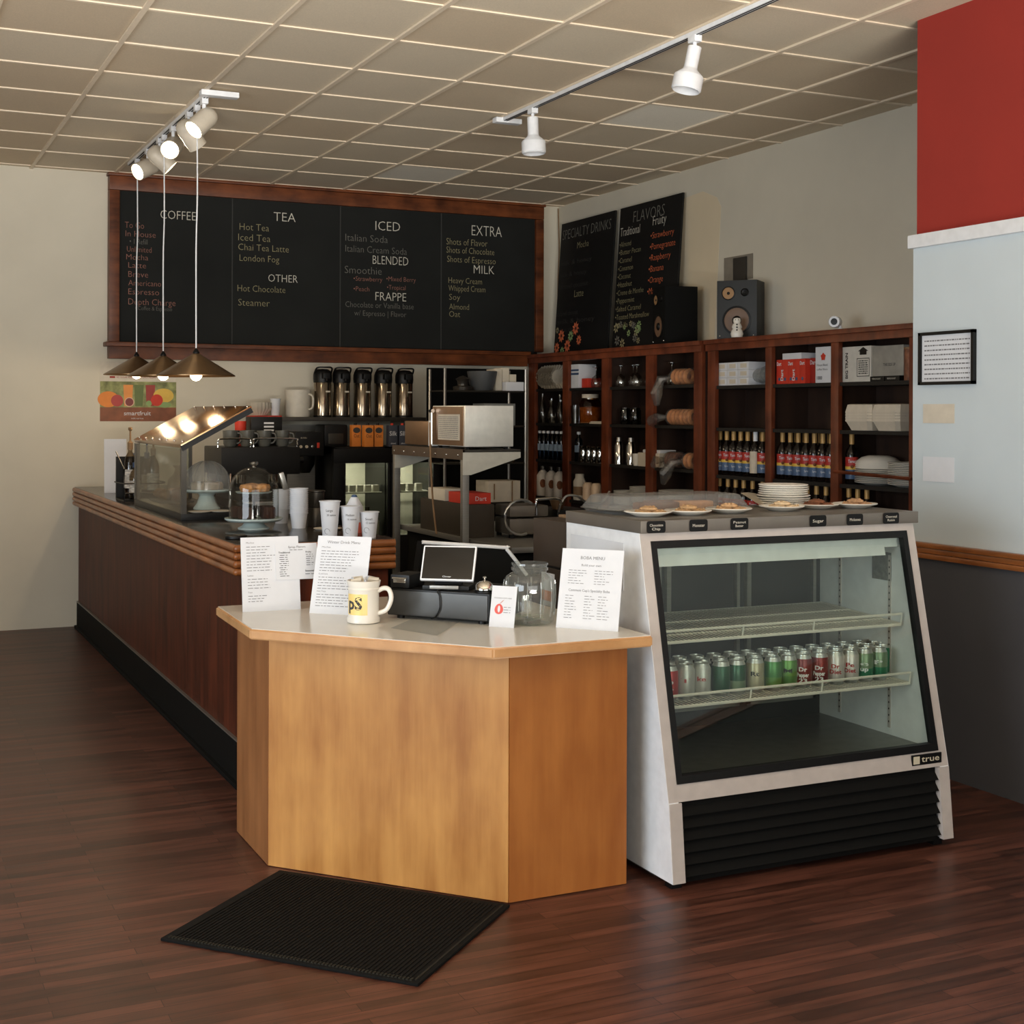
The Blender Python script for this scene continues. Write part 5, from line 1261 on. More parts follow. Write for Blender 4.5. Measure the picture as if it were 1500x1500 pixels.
T('THIS SIDE UP', 6.13, z + 0.085, 0.10, 0.016, M_INKD, 0.01)
for k in range(2):
    o, T = box_thing('tea_box', ['flat black tea box at left under the grey carton', 'flat black tea box at right under the grey carton'][k], 'box', (5.20, 6.10 - k * 0.125, z), (5.40, 6.22 - k * 0.125, z + 0.028), M_BLACK); T('FRENCH ROAST', 6.20 - k * 0.125, z + 0.009, 0.07, 0.009, M_CH_W)
o = thing('brown_can', 'tall brown printed can at the right end of the top shelf', 'can', (5.235, 5.905, z)); m = MB(); m.lathe([(0, 0), (0.048, 0), (0.048, 0.175), (0, 0.178)], 20); m.build('body', mat('brown_print', (122, 78, 56), 0.5, var=0.5, vscale=30), o); m = MB(); m.lathe([(0.0495, 0.172), (0.0495, 0.182), (0, 0.184)], 20); m.build('lid', M_KRAFT, o)
# takeout boxes
z = S2['u']
for i in range(2):
    for j in range(4):
        o = thing('takeout_box', f"nested cream takeout box in the {['left', 'right'][i]} stack, {['lowest', 'second', 'third', 'topmost'][j]}", 'box', (5.30, 6.315 - i * 0.235, z + j * 0.016), 0, 'takeout boxes on the shelf')
        m = MB()
        ring(m, [(0.095, 0.09, 0.0), (0.118, 0.11, 0.05)], False)
        ring(m, [(0.120, 0.113, 0.05), (0.122, 0.115, 0.056), (0.112, 0.106, 0.10), (0.10, 0.095, 0.104)], True); m.bm.faces.new(list(m.bm.verts)[:8][::-1])
        m.build('clamshell', mat('foam_cream', (216, 204, 184), 0.7), o)
# plate and bowl stacks
def dish_stack(x, y, z, r, n, step, where, group, bowl=0):
    b0 = None
    for k in range(n):
        lab = f'{where}, {ORD[k]} from the bottom'
        if b0 is None: b0 = plate('plate', lab, (x, y, z), r, group)
        else: copy_tree(b0, (x, y, z + k * step), label=lab)
    for k in range(bowl):
        o = thing('bowl', f'white bowl upside down on the left plate stack of the right bay, {ORD[k]} up', 'bowl', (x + 0.0, y, z + n * step + 0.006 + k * 0.012), 0, 'bowls on the shelf')
        m = MB(); m.lathe([(r * 0.98, 0), (r * 0.9, 0.02), (r * 0.7, 0.04), (r * 0.45, 0.05), (0.0, 0.052)], 26); m.build('dish', M_CERAM, o)
dish_stack(5.33, 6.30, S2['m'], 0.135, 9, 0.010, 'white plate in the left stack of the right bay', 'plates in the right bay', 3)
dish_stack(5.33, 6.03, S2['m'], 0.125, 13, 0.010, 'white plate in the right stack of the right bay', 'plates in the right bay')
dish_stack(5.30, 9.17, S1['l'], 0.085, 10, 0.010, 'plate in the far left stack below the thermos flasks', 'plates on the low shelf')
dish_stack(5.33, 8.93, S1['l'], 0.11, 14, 0.010, 'plate in the tall stack below the cream box', 'plates on the low shelf')
dish_stack(5.30, 8.41, S1['l'], 0.14, 14, 0.010, 'plate in the wide stack below the bread bags', 'plates on the low shelf')

# ================================================================== LEFT SHELVING CONTENTS
z = S1['t']
for k in range(7):
    o = thing('filter_stack', f'cream fluted coffee filter, {ORD[k]} from the left in the top left bay', 'coffee filter', (5.27, 10.49 - 0.045 * k, z + 0.10), 0, 'coffee filters in the corner bay')
    m = MB(); m.lathe([(0.06, 0), (0.098, 0.05)], 40, (0, 0, 0), 0, Matrix.Rotation(PI / 2, 4, 'X'), wave=(22, 0.06), cap=False); m.lathe([(0.0, 0.001), (0.06, 0)], 40, (0, 0, 0), 0, Matrix.Rotation(PI / 2, 4, 'X'), wave=(22, 0.06), cap=False); m.build('fluted_cup', M_CREAM, o)
o, T = box_thing('white_carton', 'white carton with two blue bands on the top shelf', 'box', (5.20, 9.73, z), (5.36, 9.86, z + 0.19), M_PAPER)
m = MB(); m.box((-0.081, -0.066, 0.105), (-0.0802, 0.066, 0.122)); m.box((-0.081, -0.066, 0.135), (-0.0802, 0.066, 0.15)); m.build('blue_bands', M_BLUE, o)
o, T = box_thing('red_box', 'small red box beside the blue-banded white carton', 'box', (5.22, 9.62, z), (5.34, 9.715, z + 0.075), M_RED)
def glass_item(name, label, cat, loc, prof, mt, group=None, part='glass_body', seg=20):
    o = thing(name, label, cat, loc, 0, group); m = MB(); m.lathe(prof, seg, cap=False); m.build(part, mt, o); return o
wg = None
WGP = [(0.036, 0.0), (0.040, 0.02), (0.041, 0.05), (0.034, 0.078), (0.012, 0.095), (0.004, 0.105), (0.004, 0.15), (0.02, 0.158), (0.034, 0.160), (0.034, 0.162), (0, 0.163)]
for i, y in enumerate([9.55, 9.42, 9.16, 9.04, 8.92, 8.80, 8.70, 8.50, 8.43]):
    lab = f'upturned wine glass on the dark top shelf, {ORD[i]} from the left'
    if wg is None: wg = glass_item('wine_glass', lab, 'glass', (5.26, y, z), WGP, glass('stem_glass', (232, 232, 228), 0.34, 0.9), 'wine glasses on the top shelf', 'glass')
    else: copy_tree(wg, (5.26 + (0.04 if i % 2 else 0), y, z), label=lab)
z = S1['u']
GB = [(0.034, 0.0), (0.036, 0.004), (0.036, 0.10), (0.026, 0.14), (0.013, 0.165), (0.013, 0.2), (0.017, 0.202), (0.017, 0.215), (0.012, 0.22)]
for i, (y, s) in enumerate(((10.45, 1.15), (10.36, 0.9), (10.28, 0.95), (10.19, 1.1), (10.12, 0.9))):
    o = glass_item('glass_carafe', f'clear glass bottle in the corner bay, {ORD[i]} from the left', 'bottle', (5.24 + 0.03 * (i % 2), y, z), [(r_, h_ * s) for r_, h_ in GB], glass('old_glass', (226, 224, 220), 0.2, 0.75), 'glass bottles in the corner bay')
for i, (y, s) in enumerate(((9.80 + 0.02, 0.8), (9.735, 0.65))):
    glass_item('tumbler', ['tall clear tumbler left of the big lidded jar', 'short clear tumbler before the big lidded jar'][i], 'glass', (5.215, y, z), [(0.03, 0), (0.036, 0.18 * s), (0.037, 0.18 * s)], glass('old_glass'), 'tumblers by the big jar', 'glass')
o = glass_item('lidded_jar', 'big amber glass jar with a cream lid on the second shelf', 'jar', (5.29, 9.70, z), [(0.08, 0.002), (0.09, 0.02), (0.09, 0.16), (0.07, 0.19), (0.062, 0.195), (0.062, 0.215)], glass('amber_jar', (216, 176, 128), 0.14, 0.5))
m = MB(); m.lathe([(0, 0.004), (0.084, 0.006), (0.086, 0.13), (0, 0.14)], 22); m.build('contents', mat('tan_contents', (170, 128, 84), 0.9, var=0.25, vscale=40), o)
m = MB(); m.lathe([(0.067, 0.205), (0.067, 0.235), (0, 0.237)], 22); m.build('lid', M_CREAM, o)
m = MB(); m.box((-0.09, -0.12, 0), (0.09, 0.12, 0.012), 0, 0.002); m.box((-0.085, -0.11, 0.012), (0.085, 0.11, 0.020), 0, 0.002); q = m.build('notebook', M_CREAM); q.location = (5.30, 9.45, z); tag(q, 'thin cream pad lying right of the amber jar', 'pad')
for i, y in enumerate((9.12, 8.97)):
    glass_item('dark_jar', ['dark glass jar at left on the dim second shelf', 'dark glass jar at right on the dim second shelf'][i], 'jar', (5.28, y, z), [(0.038, 0), (0.042, 0.01), (0.042, 0.10), (0.034, 0.115), (0.034, 0.125)], glass('smoky_jar', (120, 116, 100), 0.14, 0.6), 'dark jars')
z = S1['m']
wb = None
for i, y in enumerate([10.50, 10.42, 10.34, 10.26, 10.18, 10.10, 9.80]):
    lab = f'clear water bottle with a white cap, {ORD[i]} from the corner'
    if wb is None:
        wb = glass_item('water_bottle', lab, 'bottle', (5.24, y, z), [(0.03, 0.0), (0.033, 0.006), (0.031, 0.08), (0.033, 0.15), (0.03, 0.175), (0.013, 0.2), (0.013, 0.222)], M_WATER, 'water bottles')
        m = MB(); m.lathe([(0.016, 0.218), (0.016, 0.238), (0, 0.24)], 14); m.build('cap', M_WHITE, wb)
        m = MB(); m.lathe([(0.0335, 0.075), (0.0335, 0.13)], 18, cap=False); m.build('wrap_label', mat('water_label', (120, 138, 156), 0.6), wb)
    else: copy_tree(wb, (5.24, y, z), label=lab)
pt = None
for i, y in enumerate([9.78 - 0.095, 9.595, 9.505, 9.415, 9.36]):
    lab = f'polished steel milk pitcher on the third shelf, {ORD[i]} from the left'
    loc = (5.225 if i < 4 else 5.32, y, z)
    if pt is None:
        pt = thing('milk_pitcher', lab, 'pitcher', loc, 0, 'steel milk pitchers')
        m = MB(); m.lathe([(0, 0), (0.04, 0), (0.043, 0.01), (0.038, 0.08), (0.036, 0.12), (0.040, 0.13), (0.036, 0.128), (0.032, 0.08), (0, 0.012)], 22); m.build('body', M_CHROME, pt)
        m = MB(); m.tube([(0.0, -0.037, 0.11), (0, -0.06, 0.10), (0, -0.06, 0.05), (0, -0.042, 0.03)], 0.004, 6); m.build('handle', M_CHROME, pt)
    else: copy_tree(pt, loc, label=lab)
for i, y in enumerate((9.15, 8.97)):
    o = thing('thermos_flask', ['slim steel flask at left beside the middle stile', 'slim steel flask at right beside the white mug'][i], 'flask', (5.24, y, z), 0, 'steel flasks'); m = MB(); m.lathe([(0, 0), (0.034, 0), (0.035, 0.14), (0.022, 0.175)], 20); m.build('body', M_CHROME, o); m = MB(); m.lathe([(0.022, 0.173), (0.02, 0.205), (0, 0.207)], 16); m.build('cap', M_STEEL, o)
o = thing('mug', 'small white mug beside the steel flasks on the shelf', 'mug', (5.24, 8.86, z)); m = MB(); m.lathe([(0, 0), (0.036, 0), (0.042, 0.02), (0.043, 0.09), (0.04, 0.09), (0.038, 0.02), (0, 0.01)], 20); m.build('body', M_CERAM, o); m = MB(); m.tube([(-0.01, -0.041, 0.075), (-0.015, -0.065, 0.06), (-0.015, -0.06, 0.03), (-0.01, -0.04, 0.02)], 0.006, 8); m.build('handle', M_CERAM, o)
o, T = box_thing('cream_box', 'cream open box of napkins on the third shelf', 'box', (5.20, 8.50, z), (5.36, 8.80, z + 0.10), M_CREAM); m = MB(); m.box((-0.07, -0.14, 0.1), (0.07, 0.10, 0.125), 0, 0.01); m.build('napkins', M_PAPER, o)
z = S1['l']
sb = None
for i, y in enumerate([10.46, 10.30, 10.15]):
    lab = f'white sauce bottle with a dark round label, {ORD[i]} from the corner'
    if sb is None:
        sb = thing('sauce_bottle', lab, 'bottle', (5.25, y, z), 0, 'sauce bottles')
        m = MB(); m.lathe([(0, 0), (0.05, 0), (0.053, 0.01), (0.053, 0.17), (0.035, 0.2), (0.018, 0.215), (0.018, 0.222)], 22); m.build('body', mat('cream_bottle', (206, 196, 184), 0.5), sb)
        m = MB(); m.lathe([(0.024, 0.218), (0.024, 0.25), (0, 0.252)], 14); m.build('cap', M_DKSTEEL, sb)
        m = MB(); va = math.atan2(-10.3, -5.25)
        for k in range(8):
            a0, a1 = va - 0.5 + k * 0.125, va - 0.5 + (k + 1) * 0.125; f = lambda a: 0.036 * math.sqrt(max(0, 1 - ((a - va) / 0.5) ** 2))
            m.quad(*[(0.0535 * math.cos(a), 0.0535 * math.sin(a), 0.105 + s * f(a)) for a, s in ((a0, -1), (a1, -1), (a1, 1), (a0, 1))])
        m.build('dark_label', M_BAKED, sb)
    else: copy_tree(sb, (5.25, y, z), label=lab)
o = glass_item('spice_jar', 'tan jar with a grey top at the left of the cup stacks', 'jar', (5.25, 9.80, z), [(0.05, 0.002), (0.052, 0.02), (0.052, 0.15), (0.036, 0.18), (0.036, 0.21), (0.0, 0.212)], M_CREAM, None, 'body')
m = MB(); m.lathe([(0.0525, 0.04), (0.0525, 0.11)], 20, cap=False); m.build('wrap_label', M_KRAFT, o)
cs = None
for i, y in enumerate((9.64, 9.50)):
    for k in range(5):
        lab = f"small cream cup in the {['left', 'right'][i]} stack on the low shelf, {ORD[k]} from the bottom"
        if cs is None: cs = thing('espresso_cup', lab, 'cup', (5.24, y, z), 0, 'small cream cups'); m = MB(); m.lathe([(0.045, 0), (0.043, 0.025), (0.028, 0.045), (0.0, 0.046)], 22); m.build('body', mat('warm_ceramic', (214, 186, 156), 0.4), cs)
        else: copy_tree(cs, (5.24, y, z + 0.026 * k), label=lab)
# bagged breads
def bagel_bag(label, loc, n, ax, mt, tail):
    o = thing('bread_bag', label, 'bread', loc)
    ax = Vector(ax).normalized(); q = ax.to_track_quat('Z', 'Y').to_matrix().to_4x4()
    for k in range(n):
        m = MB(); c = ax * (0.045 * k); prf = [(0.022 + 0.0, -0.0)] 
        ringp = [(0.038 + 0.02 * math.cos(a), 0.02 * math.sin(a)) for a in [2 * PI * j / 8 for j in range(9)]]
        m.lathe(ringp, 18, c + Vector((0, 0, 0.058)), 0, q, cap=False); m.build('bagel', mt, o)
    m = MB(); L_ = 0.045 * (n - 1)
    m.lathe([(0.012, -0.06), (0.03, -0.045), (0.060, -0.02), (0.062, L_ / 2), (0.060, L_ + 0.02), (0.02, L_ + 0.03), (0, L_ + 0.031)], 14, (0, 0, 0.058), 0, q, wave=(5, 0.03), cap=False); m.build('plastic_wrap', M_BAG, o)
    m = MB(); p0 = -ax * 0.06 + Vector((0, 0, 0.058)); tl = Vector(tail)
    m.tube([p0, p0 + tl * 0.08 + Vector((-0.075, 0.02, 0.0)), p0 + tl * 0.6 + Vector((-0.055, 0, 0)), p0 + tl], [0.012, 0.035, 0.045, 0.02], 8); m.build('bag_tail', M_BAG, o)
bagel_bag('bag of bagels on the top shelf with its tail hanging down', (5.245, 8.33, S1['t']), 4, (0.1, -1, 0), M_BREAD, (-0.09, 0.06, -0.20))
bagel_bag('bag of sliced bagels on the second shelf, tail at the left', (5.245, 8.38, S1['u']), 6, (0.1, -1, 0), M_BREAD, (-0.03, 0.16, -0.05))
bagel_bag('bag of dark rolls beside the cream napkin box', (5.25, 8.42, S1['m']), 3, (0.1, -1, 0), M_BAKED, (-0.02, 0.05, -0.04))
bagel_bag('bag of orange rolls at the right end of the third shelf, tail hanging', (5.24, 8.16, S1['m']), 2, (0.1, -1, 0), M_BREAD, (-0.11, 0.10, -0.16))

# ================================================================== BACK WALL SHELF WITH AIRPOTS
sz = 1.56
o = thing('back_shelf', 'dark steel shelf on the back wall carrying the coffee airpots', 'shelf', (2.75, 10.3, sz)); m = MB(); m.box((0, 0, -0.03), (1.37, 0.365, 0), 0, 0.003); m.build('board', M_DKSTEEL, o)
for x in (0.12, 1.2):
    m = MB(); m.prism([(0.36, -0.03), (0.04, -0.03), (0.04, -0.05), (0.34, -0.25), (0.36, -0.25)], x, x + 0.02, axis='x'); m.build('bracket', M_STEEL, o)
ap = None
for i, x in enumerate((3.30, 3.455, 3.63, 3.805, 3.985)):
    lab = f'steel coffee airpot with a black pump top, {ORD[i]} from the left'
    loc = (x, 10.44, sz)
    if ap is None:
        ap = thing('airpot', lab, 'airpot', loc, 0, 'airpots on the wall shelf')
        m = MB(); m.lathe([(0, 0), (0.070, 0), (0.071, 0.012), (0.070, 0.014)], 28); m.build('base_ring', M_BLACK, ap)
        m = MB(); m.lathe([(0.068, 0.012), (0.0685, 0.02), (0.0685, 0.27), (0.06, 0.285)], 32); m.build('body', mat('warm_steel', (150, 138, 122), 0.16, 0.97, var=0.05), ap)
        m = MB(); m.lathe([(0.071, 0.272), (0.074, 0.30), (0.073, 0.335), (0.066, 0.36), (0.045, 0.376), (0.0, 0.38)], 28); m.box((-0.028, -0.115, 0.30), (0.028, -0.04, 0.345), 0, 0.008); m.build('pump_top', M_BLACK, ap)
        m = MB(); m.tube([(0.0, -0.105, 0.31), (0.0, -0.108, 0.285)], 0.008, 8); m.build('spout', M_BLACK, ap)
        m = MB(); m.tube([(-0.066, 0, 0.335), (-0.06, -0.05, 0.385), (0.0, -0.07, 0.39), (0.06, -0.05, 0.385), (0.066, 0, 0.335)], 0.007, 8); m.build('carry_handle', M_BLACK, ap)
        m = MB(); m.box((0.005, -0.0705, 0.195), (0.04, -0.068, 0.207)); m.build('label_strip', M_CREAM, ap)
    else: copy_tree(ap, loc, label=lab)
o = thing('plastic_jug', 'tall frosted plastic jug left of the airpots', 'jug', (3.105, 10.45, sz)); m = MB(); m.lathe([(0, 0.002), (0.09, 0.002), (0.095, 0.02), (0.10, 0.21), (0.095, 0.215), (0, 0.22)], 28); m.build('body', mat('frosted_plastic', (206, 200, 186), 0.5), o)
m = MB(); m.tube([(0.06, -0.085, 0.18), (0.085, -0.11, 0.16), (0.085, -0.11, 0.08), (0.06, -0.09, 0.06)], 0.008, 8); m.build('handle', mat('frosted_plastic'  , (0, 0, 0)), o)
m = MB(); m.box((-0.13, -0.10, 0), (0.10, 0.10, 0.012), 0, 0.004); q = m.build('red_tray', M_RED); q.location = (2.84, 10.42, sz); tag(q, 'red tray under the coffee filters on the back shelf', 'tray')
for k in range(6):
    m = MB(); m.lathe([(0, 0.001), (0.055, 0.0), (0.10, 0.055)], 44, (0, 0, 0), 0, None, wave=(22, 0.035), cap=False); q = m.build('coffee_filter', M_CREAM); q.location = (2.79, 10.42, sz + 0.0125 + k * 0.009); tag(q, f'white fluted coffee filter in the stack on the red tray, {ORD[k]} from the bottom', 'coffee filter', 'coffee filters on the red tray')
o = cup('plain white paper cup on the red tray beside the filters', 2.905, 10.38, sz + 0.0125, 0.13, 0.03, 0.04, None); del o

# ================================================================== BACK BAR: BREWER, COOLERS, STAND
o = thing('back_counter', 'low dark counter along the back wall under the airpot shelf', 'counter', (2.16, 10.0, 0)); 
m = MB(); m.box((0.62, 0.02, 0), (1.05, 0.66, 0.87)); m.build('cabinet', M_MATBLK, o); m = MB(); m.box((0.6, 0, 0.87), (1.06, 0.665, 0.90), 0, 0.003); m.build('worktop', M_STEELB, o)
o = thing('coffee_brewer', 'tall black and steel coffee brewer on the back counter', 'coffee brewer', (2.94, 10.02, 0.90))
m = MB(); m.box((0, 0.22, 0), (0.24, 0.42, 0.55), 0, 0.004); m.build('tower', M_STEELB, o)
m = MB(); m.box((0.02, 0.0, 0.37), (0.24, 0.22, 0.55), 0, 0.006); m.build('head', M_BLACK, o)
m = MB(); m.box((0, 0.0, 0), (0.24, 0.22, 0.05), 0, 0.004); m.build('base', M_BLACK, o)
m = MB(); m.lathe([(0.04, 0.24), (0.075, 0.30), (0.08, 0.37), (0, 0.37)], 20, (0.12, 0.10, 0)); m.build('brew_basket', M_BLACK, o)
for k in range(3):
    m = MB(); m.lathe([(0.012, 0), (0.011, 0.008), (0, 0.009)], 12, (0.06 + 0.045 * k, 0.0, 0.44), 0, Matrix.Rotation(PI / 2, 4, 'X')); m.build('dial', M_CREAM if k < 2 else M_CHROME, o)
m = MB(); m.box((0.185, -0.004, 0.43), (0.205, 0.001, 0.47), 0, 0.002); m.build('red_switch', M_RED, o)
m = MB(); m.text('BUNN', (0.06, -0.001, 0.50), (1, 0, 0), (0, 0, 1), 0.045, 0.012); m.build('lettering', M_CREAM, o, smooth=0)
o = thing('grinder', 'black coffee grinder box right of the brewer', 'grinder', (3.24, 10.2, 1.335)); m = MB(); m.box((0.0, 0, 0), (0.19, 0.25, 0.17), 0, 0.02); m.build('housing', M_BLACK, o); m = MB(); m.box((0.03, -0.012, 0.02), (0.15, 0.0, 0.10), 0, 0.006); m.build('panel', M_DKSTEEL, o)
# glass-door coolers
def cooler(label, x, y, w, d, h, u0, u1, z0, z1):
    o = thing('glass_door_cooler', label, 'cooler', (x, y, 0))
    m = MB(); m.box((0, 0.05, 0), (0.03, d, h)); m.box((w - 0.03, 0.05, 0), (w, d, h)); m.box((0, 0.05, h - 0.05), (w, d, h)); m.box((0, 0.05, 0), (w, d, 0.12)); m.box((0, d - 0.03, 0), (w, d, h)); m.build('cabinet', M_BLACK, o)
    m = MB(); m.box((0.03, d - 0.045, 0.12), (w - 0.03, d - 0.031, h - 0.05)); m.build('liner', mat('cooler_liner', (200, 196, 180), 0.6), o)
    m = MB(); a, b_ = u0 - x, u1 - x
    for lo, hi in (((0.0, 0.0, z1), (w, 0.045, h - 0.01)), ((0.0, 0.0, 0.12), (w, 0.045, z0)), ((0, 0, z0), (a, 0.045, z1)), ((b_, 0, z0), (w, 0.045, z1))): m.box(lo, hi, 0, 0.003)
    dr = m.build('door', M_BLACK, o)
    m = MB(); m.box((a, 0.012, z0), (b_, 0.018, z1)); m.build('pane', glass('cooler_pane', (226, 228, 218), 0.1, 0.4), dr)
    m = MB(); m.box((a - 0.02, -0.02, z0 + 0.1), (a - 0.012, 0.0, z1 - 0.1)); m.build('handle', M_BLACK, dr)
    for zz in (0.62, 1.0 - 0.01): 
        m = MB()
        for k in range(9): m.tube([(0.035, 0.105 + k * (d - 0.17) / 8, zz - 0.004), (w - 0.035, 0.105 + k * (d - 0.17) / 8, zz - 0.004)], 0.004, 6)
        m.build('shelf', M_WIRE, o)
    m = MB(); m.box((0.06, d * 0.5, h - 0.07), (w - 0.06, d * 0.5 + 0.03, h - 0.052)); m.build('light_tube', mat('cooler_tube', (230, 236, 220), 0.5, emit=(0.9, 1.0, 0.82), estr=2.2), o)
    ld = bpy.data.lights.new('cooler_lamp', 'AREA'); ld.shape = 'RECTANGLE'; ld.size, ld.size_y, ld.energy, ld.color = w - 0.12, 0.05, 3.2, (1.0, 0.98, 0.88)
    lo = bpy.data.objects.new('cooler_lamp', ld); C.objects.link(lo); lo.parent = o; lo.location = (w / 2, d * 0.5, h - 0.075)
    return o
cooler('black cooler with a glass door below the milk cartons', 3.225, 9.92, 0.455, 0.55, 1.335, 3.32, 3.655, 0.66, 1.215)
cooler('black cooler with a glass door seen through the steel stand', 3.685, 9.92, 0.40, 0.55, 1.335, 3.725, 4.03, 0.66, 1.215)
for k in range(5):
    m = MB(); m.box((0, 0, 0), (0.05, 0.05, 0.05), 0, 0.003); q = m.build('small_tub', M_CERAM); q.location = (3.335 + 0.063 * k, 10.06, 0.9905); tag(q, f'small white tub on the left cooler shelf, {ORD[k]} from the left', 'tub', 'tubs in the coolers')
for k in range(4):
    m = MB(); m.box((0, 0, 0), (0.05, 0.05, 0.055), 0, 0.003); q = m.build('small_tub', M_CERAM); q.location = (3.735 + 0.07 * k, 10.06, 0.9905); tag(q, f'small white tub on the right cooler shelf, {ORD[k]} from the left', 'tub', 'tubs in the coolers')
for k, (x, c, h) in enumerate(((3.40, M_PAPER, 0.22), (3.55, M_DKSTEEL, 0.25), (3.60, M_CERAM, 0.20))):
    m = MB(); m.lathe([(0, 0), (0.04, 0), (0.04, h * 0.7), (0.018, h * 0.85), (0.018, h), (0, h)], 16); q = m.build('milk_jug', c); q.location = (x, 10.12 - 0.03 * k, 0.6205); tag(q, ['white jug at the left on the low cooler shelf', 'dark bottle on the low cooler shelf', 'pale bottle at right on the low cooler shelf'][k], 'bottle')
# milk cartons on the coolers
def milk(label, x, y, col, front, words, wc):
    o = thing('milk_carton', label, 'carton', (x, y, 1.336), 0, 'cartons on the coolers')
    m = MB(); m.box((-0.036, -0.03, 0), (0.036, 0.03, 0.165), 0, 0.002); m.build('carton', col, o)
    m = MB(); m.lathe([(0.012, 0.164), (0.012, 0.18), (0, 0.181)], 12); m.build('cap', front, o)
    m = MB()
    for s, z_, w_, h_ in words: m.text(s, (-w_ / 2, -0.0308, z_), (1, 0, 0), (0, 0, 1), w_, h_, 0, 0.01)
    m.build('lettering', wc, o, smooth=0)
    if front is M_BLACK:
        m = MB(); m.lathe([(0, 0), (0.022, 0.0006)], 18, (0.0, -0.0304, 0.125), 0, Matrix.Rotation(PI / 2, 4, 'X') @ Matrix.Diagonal((1.3, 1, 1, 1))); m.build('oval_mark', M_INKD, o)
for k, (x, y) in enumerate(((3.44 + 0.03, 10.14), (3.555 - 0.02, 10.04), (3.622, 10.06))):
    milk(['orange carton at the back left on the coolers', 'orange carton in front at the left of the dark cartons', 'orange carton beside the dark blue cartons'][k], x, y, M_ORANGE, M_BLACK, [('Oat', 0.07, 0.045, 0.026)], M_BAKED)
for k, x in enumerate((3.725, 3.81)):
    milk(['dark carton with white script, left of its twin', 'dark carton with white script, right of its twin'][k], x, 10.02, mat('midnight_carton', (58, 62, 74), 0.5), M_RED, [('Silk', 0.085, 0.060, 0.034), ('almond', 0.02, 0.04, 0.012)], M_PAPER)
# syrupy bits seen on the steel stand
ST = 1.378
pp = at_z(678, 659, ST + 0.012); sx0, sy0 = pp.x, pp.y; sy1 = at_x(575, 654, sx0).y
o = thing('steel_stand', 'stainless steel overshelf stand holding the toaster oven', 'stand', (sx0, sy0, 0))
SD = 0.36; SL = sy1 - sy0
m = MB(); m.box((0, 0, ST - 0.002), (SD, SL, ST + 0.012)); m.build('top_sheet', M_DKSTEEL, o)
m = MB(); m.box((-0.002, 0, ST - 0.045), (0.012, SL, ST + 0.014), 0); m.build('side_rail', mat('brown_steel', (104, 88, 74), 0.4, 0.6), o)
for y in (0.0, SL - 0.04):
    m = MB(); m.box((0.0, y, 0.0), (0.04, y + 0.035, ST - 0.002), 0, 0.003); m.build('post', M_STEELB, o)
    m = MB(); m.prism([(0.0, ST - 0.003), (SD, ST - 0.003), (SD, ST - 0.035), (0.05, ST - 0.13), (0.0, ST - 0.13)], y - 0.003, y + 0.002, axis='y'); m.build('gusset', mat('pale_steel', (206, 202, 188), 0.4, 0.3), o)
m = MB()
for k in range(7): m.sphere((-0.003, 0.06 + k * (SL - 0.1) / 6, ST - 0.02), 0.006)
m.build('rivets', M_CHROME, o)
# toaster oven
oz = ST + 0.0135
tA = at_z(681, 654.5, oz); tA.x = sx0 + 0.012; tA.y = at_x(681, 654, sx0 + 0.012).y; 
o = thing('toaster_oven', 'stainless toaster oven with a brown-lit side on the steel stand', 'oven', (tA.x + 0.0, tA.y, oz))
hO = at_y(681, 594, tA.y).z - oz; wO = at_y(752, 653, tA.y).x - tA.x; dO = at_x(634, 652, tA.x).y - tA.y
m = MB(); m.box((0, 0, 0.015), (wO, dO, hO), 0, 0.004); m.build('casing', mat('mirror_steel', (226, 224, 214), 0.28, 0.35), o)  # pale colour stands in for a bright reflection on the steel
m = MB(); m.box((-0.006, 0.02, 0.02), (0.001, dO - 0.01, hO - 0.006)); m.build('side_face', mat('copper_and_lit_steel', (120, 92, 66), 0.35, 0.6), o)  # steel side coloured brown for the warm reflection on it
m = MB(); m.box((-0.008, 0.06, 0.05), (-0.005, dO - 0.10, hO - 0.05)); m.build('notice', M_CREAM, o)
m = MB()
for i in range(12): scribble(m, (-0.0088, dO - 0.11, 0.06 + i * 0.011), (0, -1, 0), (0, 0, 1), dO - 0.19, 0.004, 0, rg)
m.build('notice_lines', M_INK, o, smooth=0)
m = MB(); m.tube([(-0.02, dO - 0.03, 0.02), (-0.02, dO - 0.03, hO - 0.02)], 0.006, 6); m.tube([(-0.02, dO - 0.05, hO - 0.03), (-0.02, dO - 0.01, hO - 0.03)], 0.012, 8); m.build('door_handle', M_CHROME, o)
for x in (0.02, wO - 0.04):
    for y in (0.03, dO - 0.05): 
        m = MB(); m.box((x, y, 0), (x + 0.02, y + 0.02, 0.016)); m.build('foot', M_BLACK, o)
m = MB(); m.tube([(-0.03, dO - 0.03, 0.15), (-0.034, dO - 0.05, -0.05), (-0.04, dO - 0.10, -0.3), (-0.04, dO - 0.16, -0.5)], 0.006, 6); m.build('power_cord', M_KRAFT, o)
o = thing('toaster', 'small steel toaster with a white end at the far end of the stand', 'toaster', (sx0 + 0.03, tA.y + dO + 0.05, oz)); o.location.y = at_x(632, 650, sx0 + 0.03).y + 0.03; lt = at_x(593, 650, sx0 + 0.03).y - o.location.y; m = MB(); m.box((0, 0.02, 0.01), (0.16, lt, 0.155), 0, 0.006); m.build('body', mat('copper_and_lit_steel', (0, 0, 0)), o); m = MB(); m.box((0, 0.0, 0.006), (0.16, 0.02, 0.16), 0, 0.004); m.build('white_end', M_WHITE, o)
m = MB(); m.box((0.01, 0.02, 0), (0.14, lt - 0.02, 0.012)); m.build('foot', M_BLACK, o)
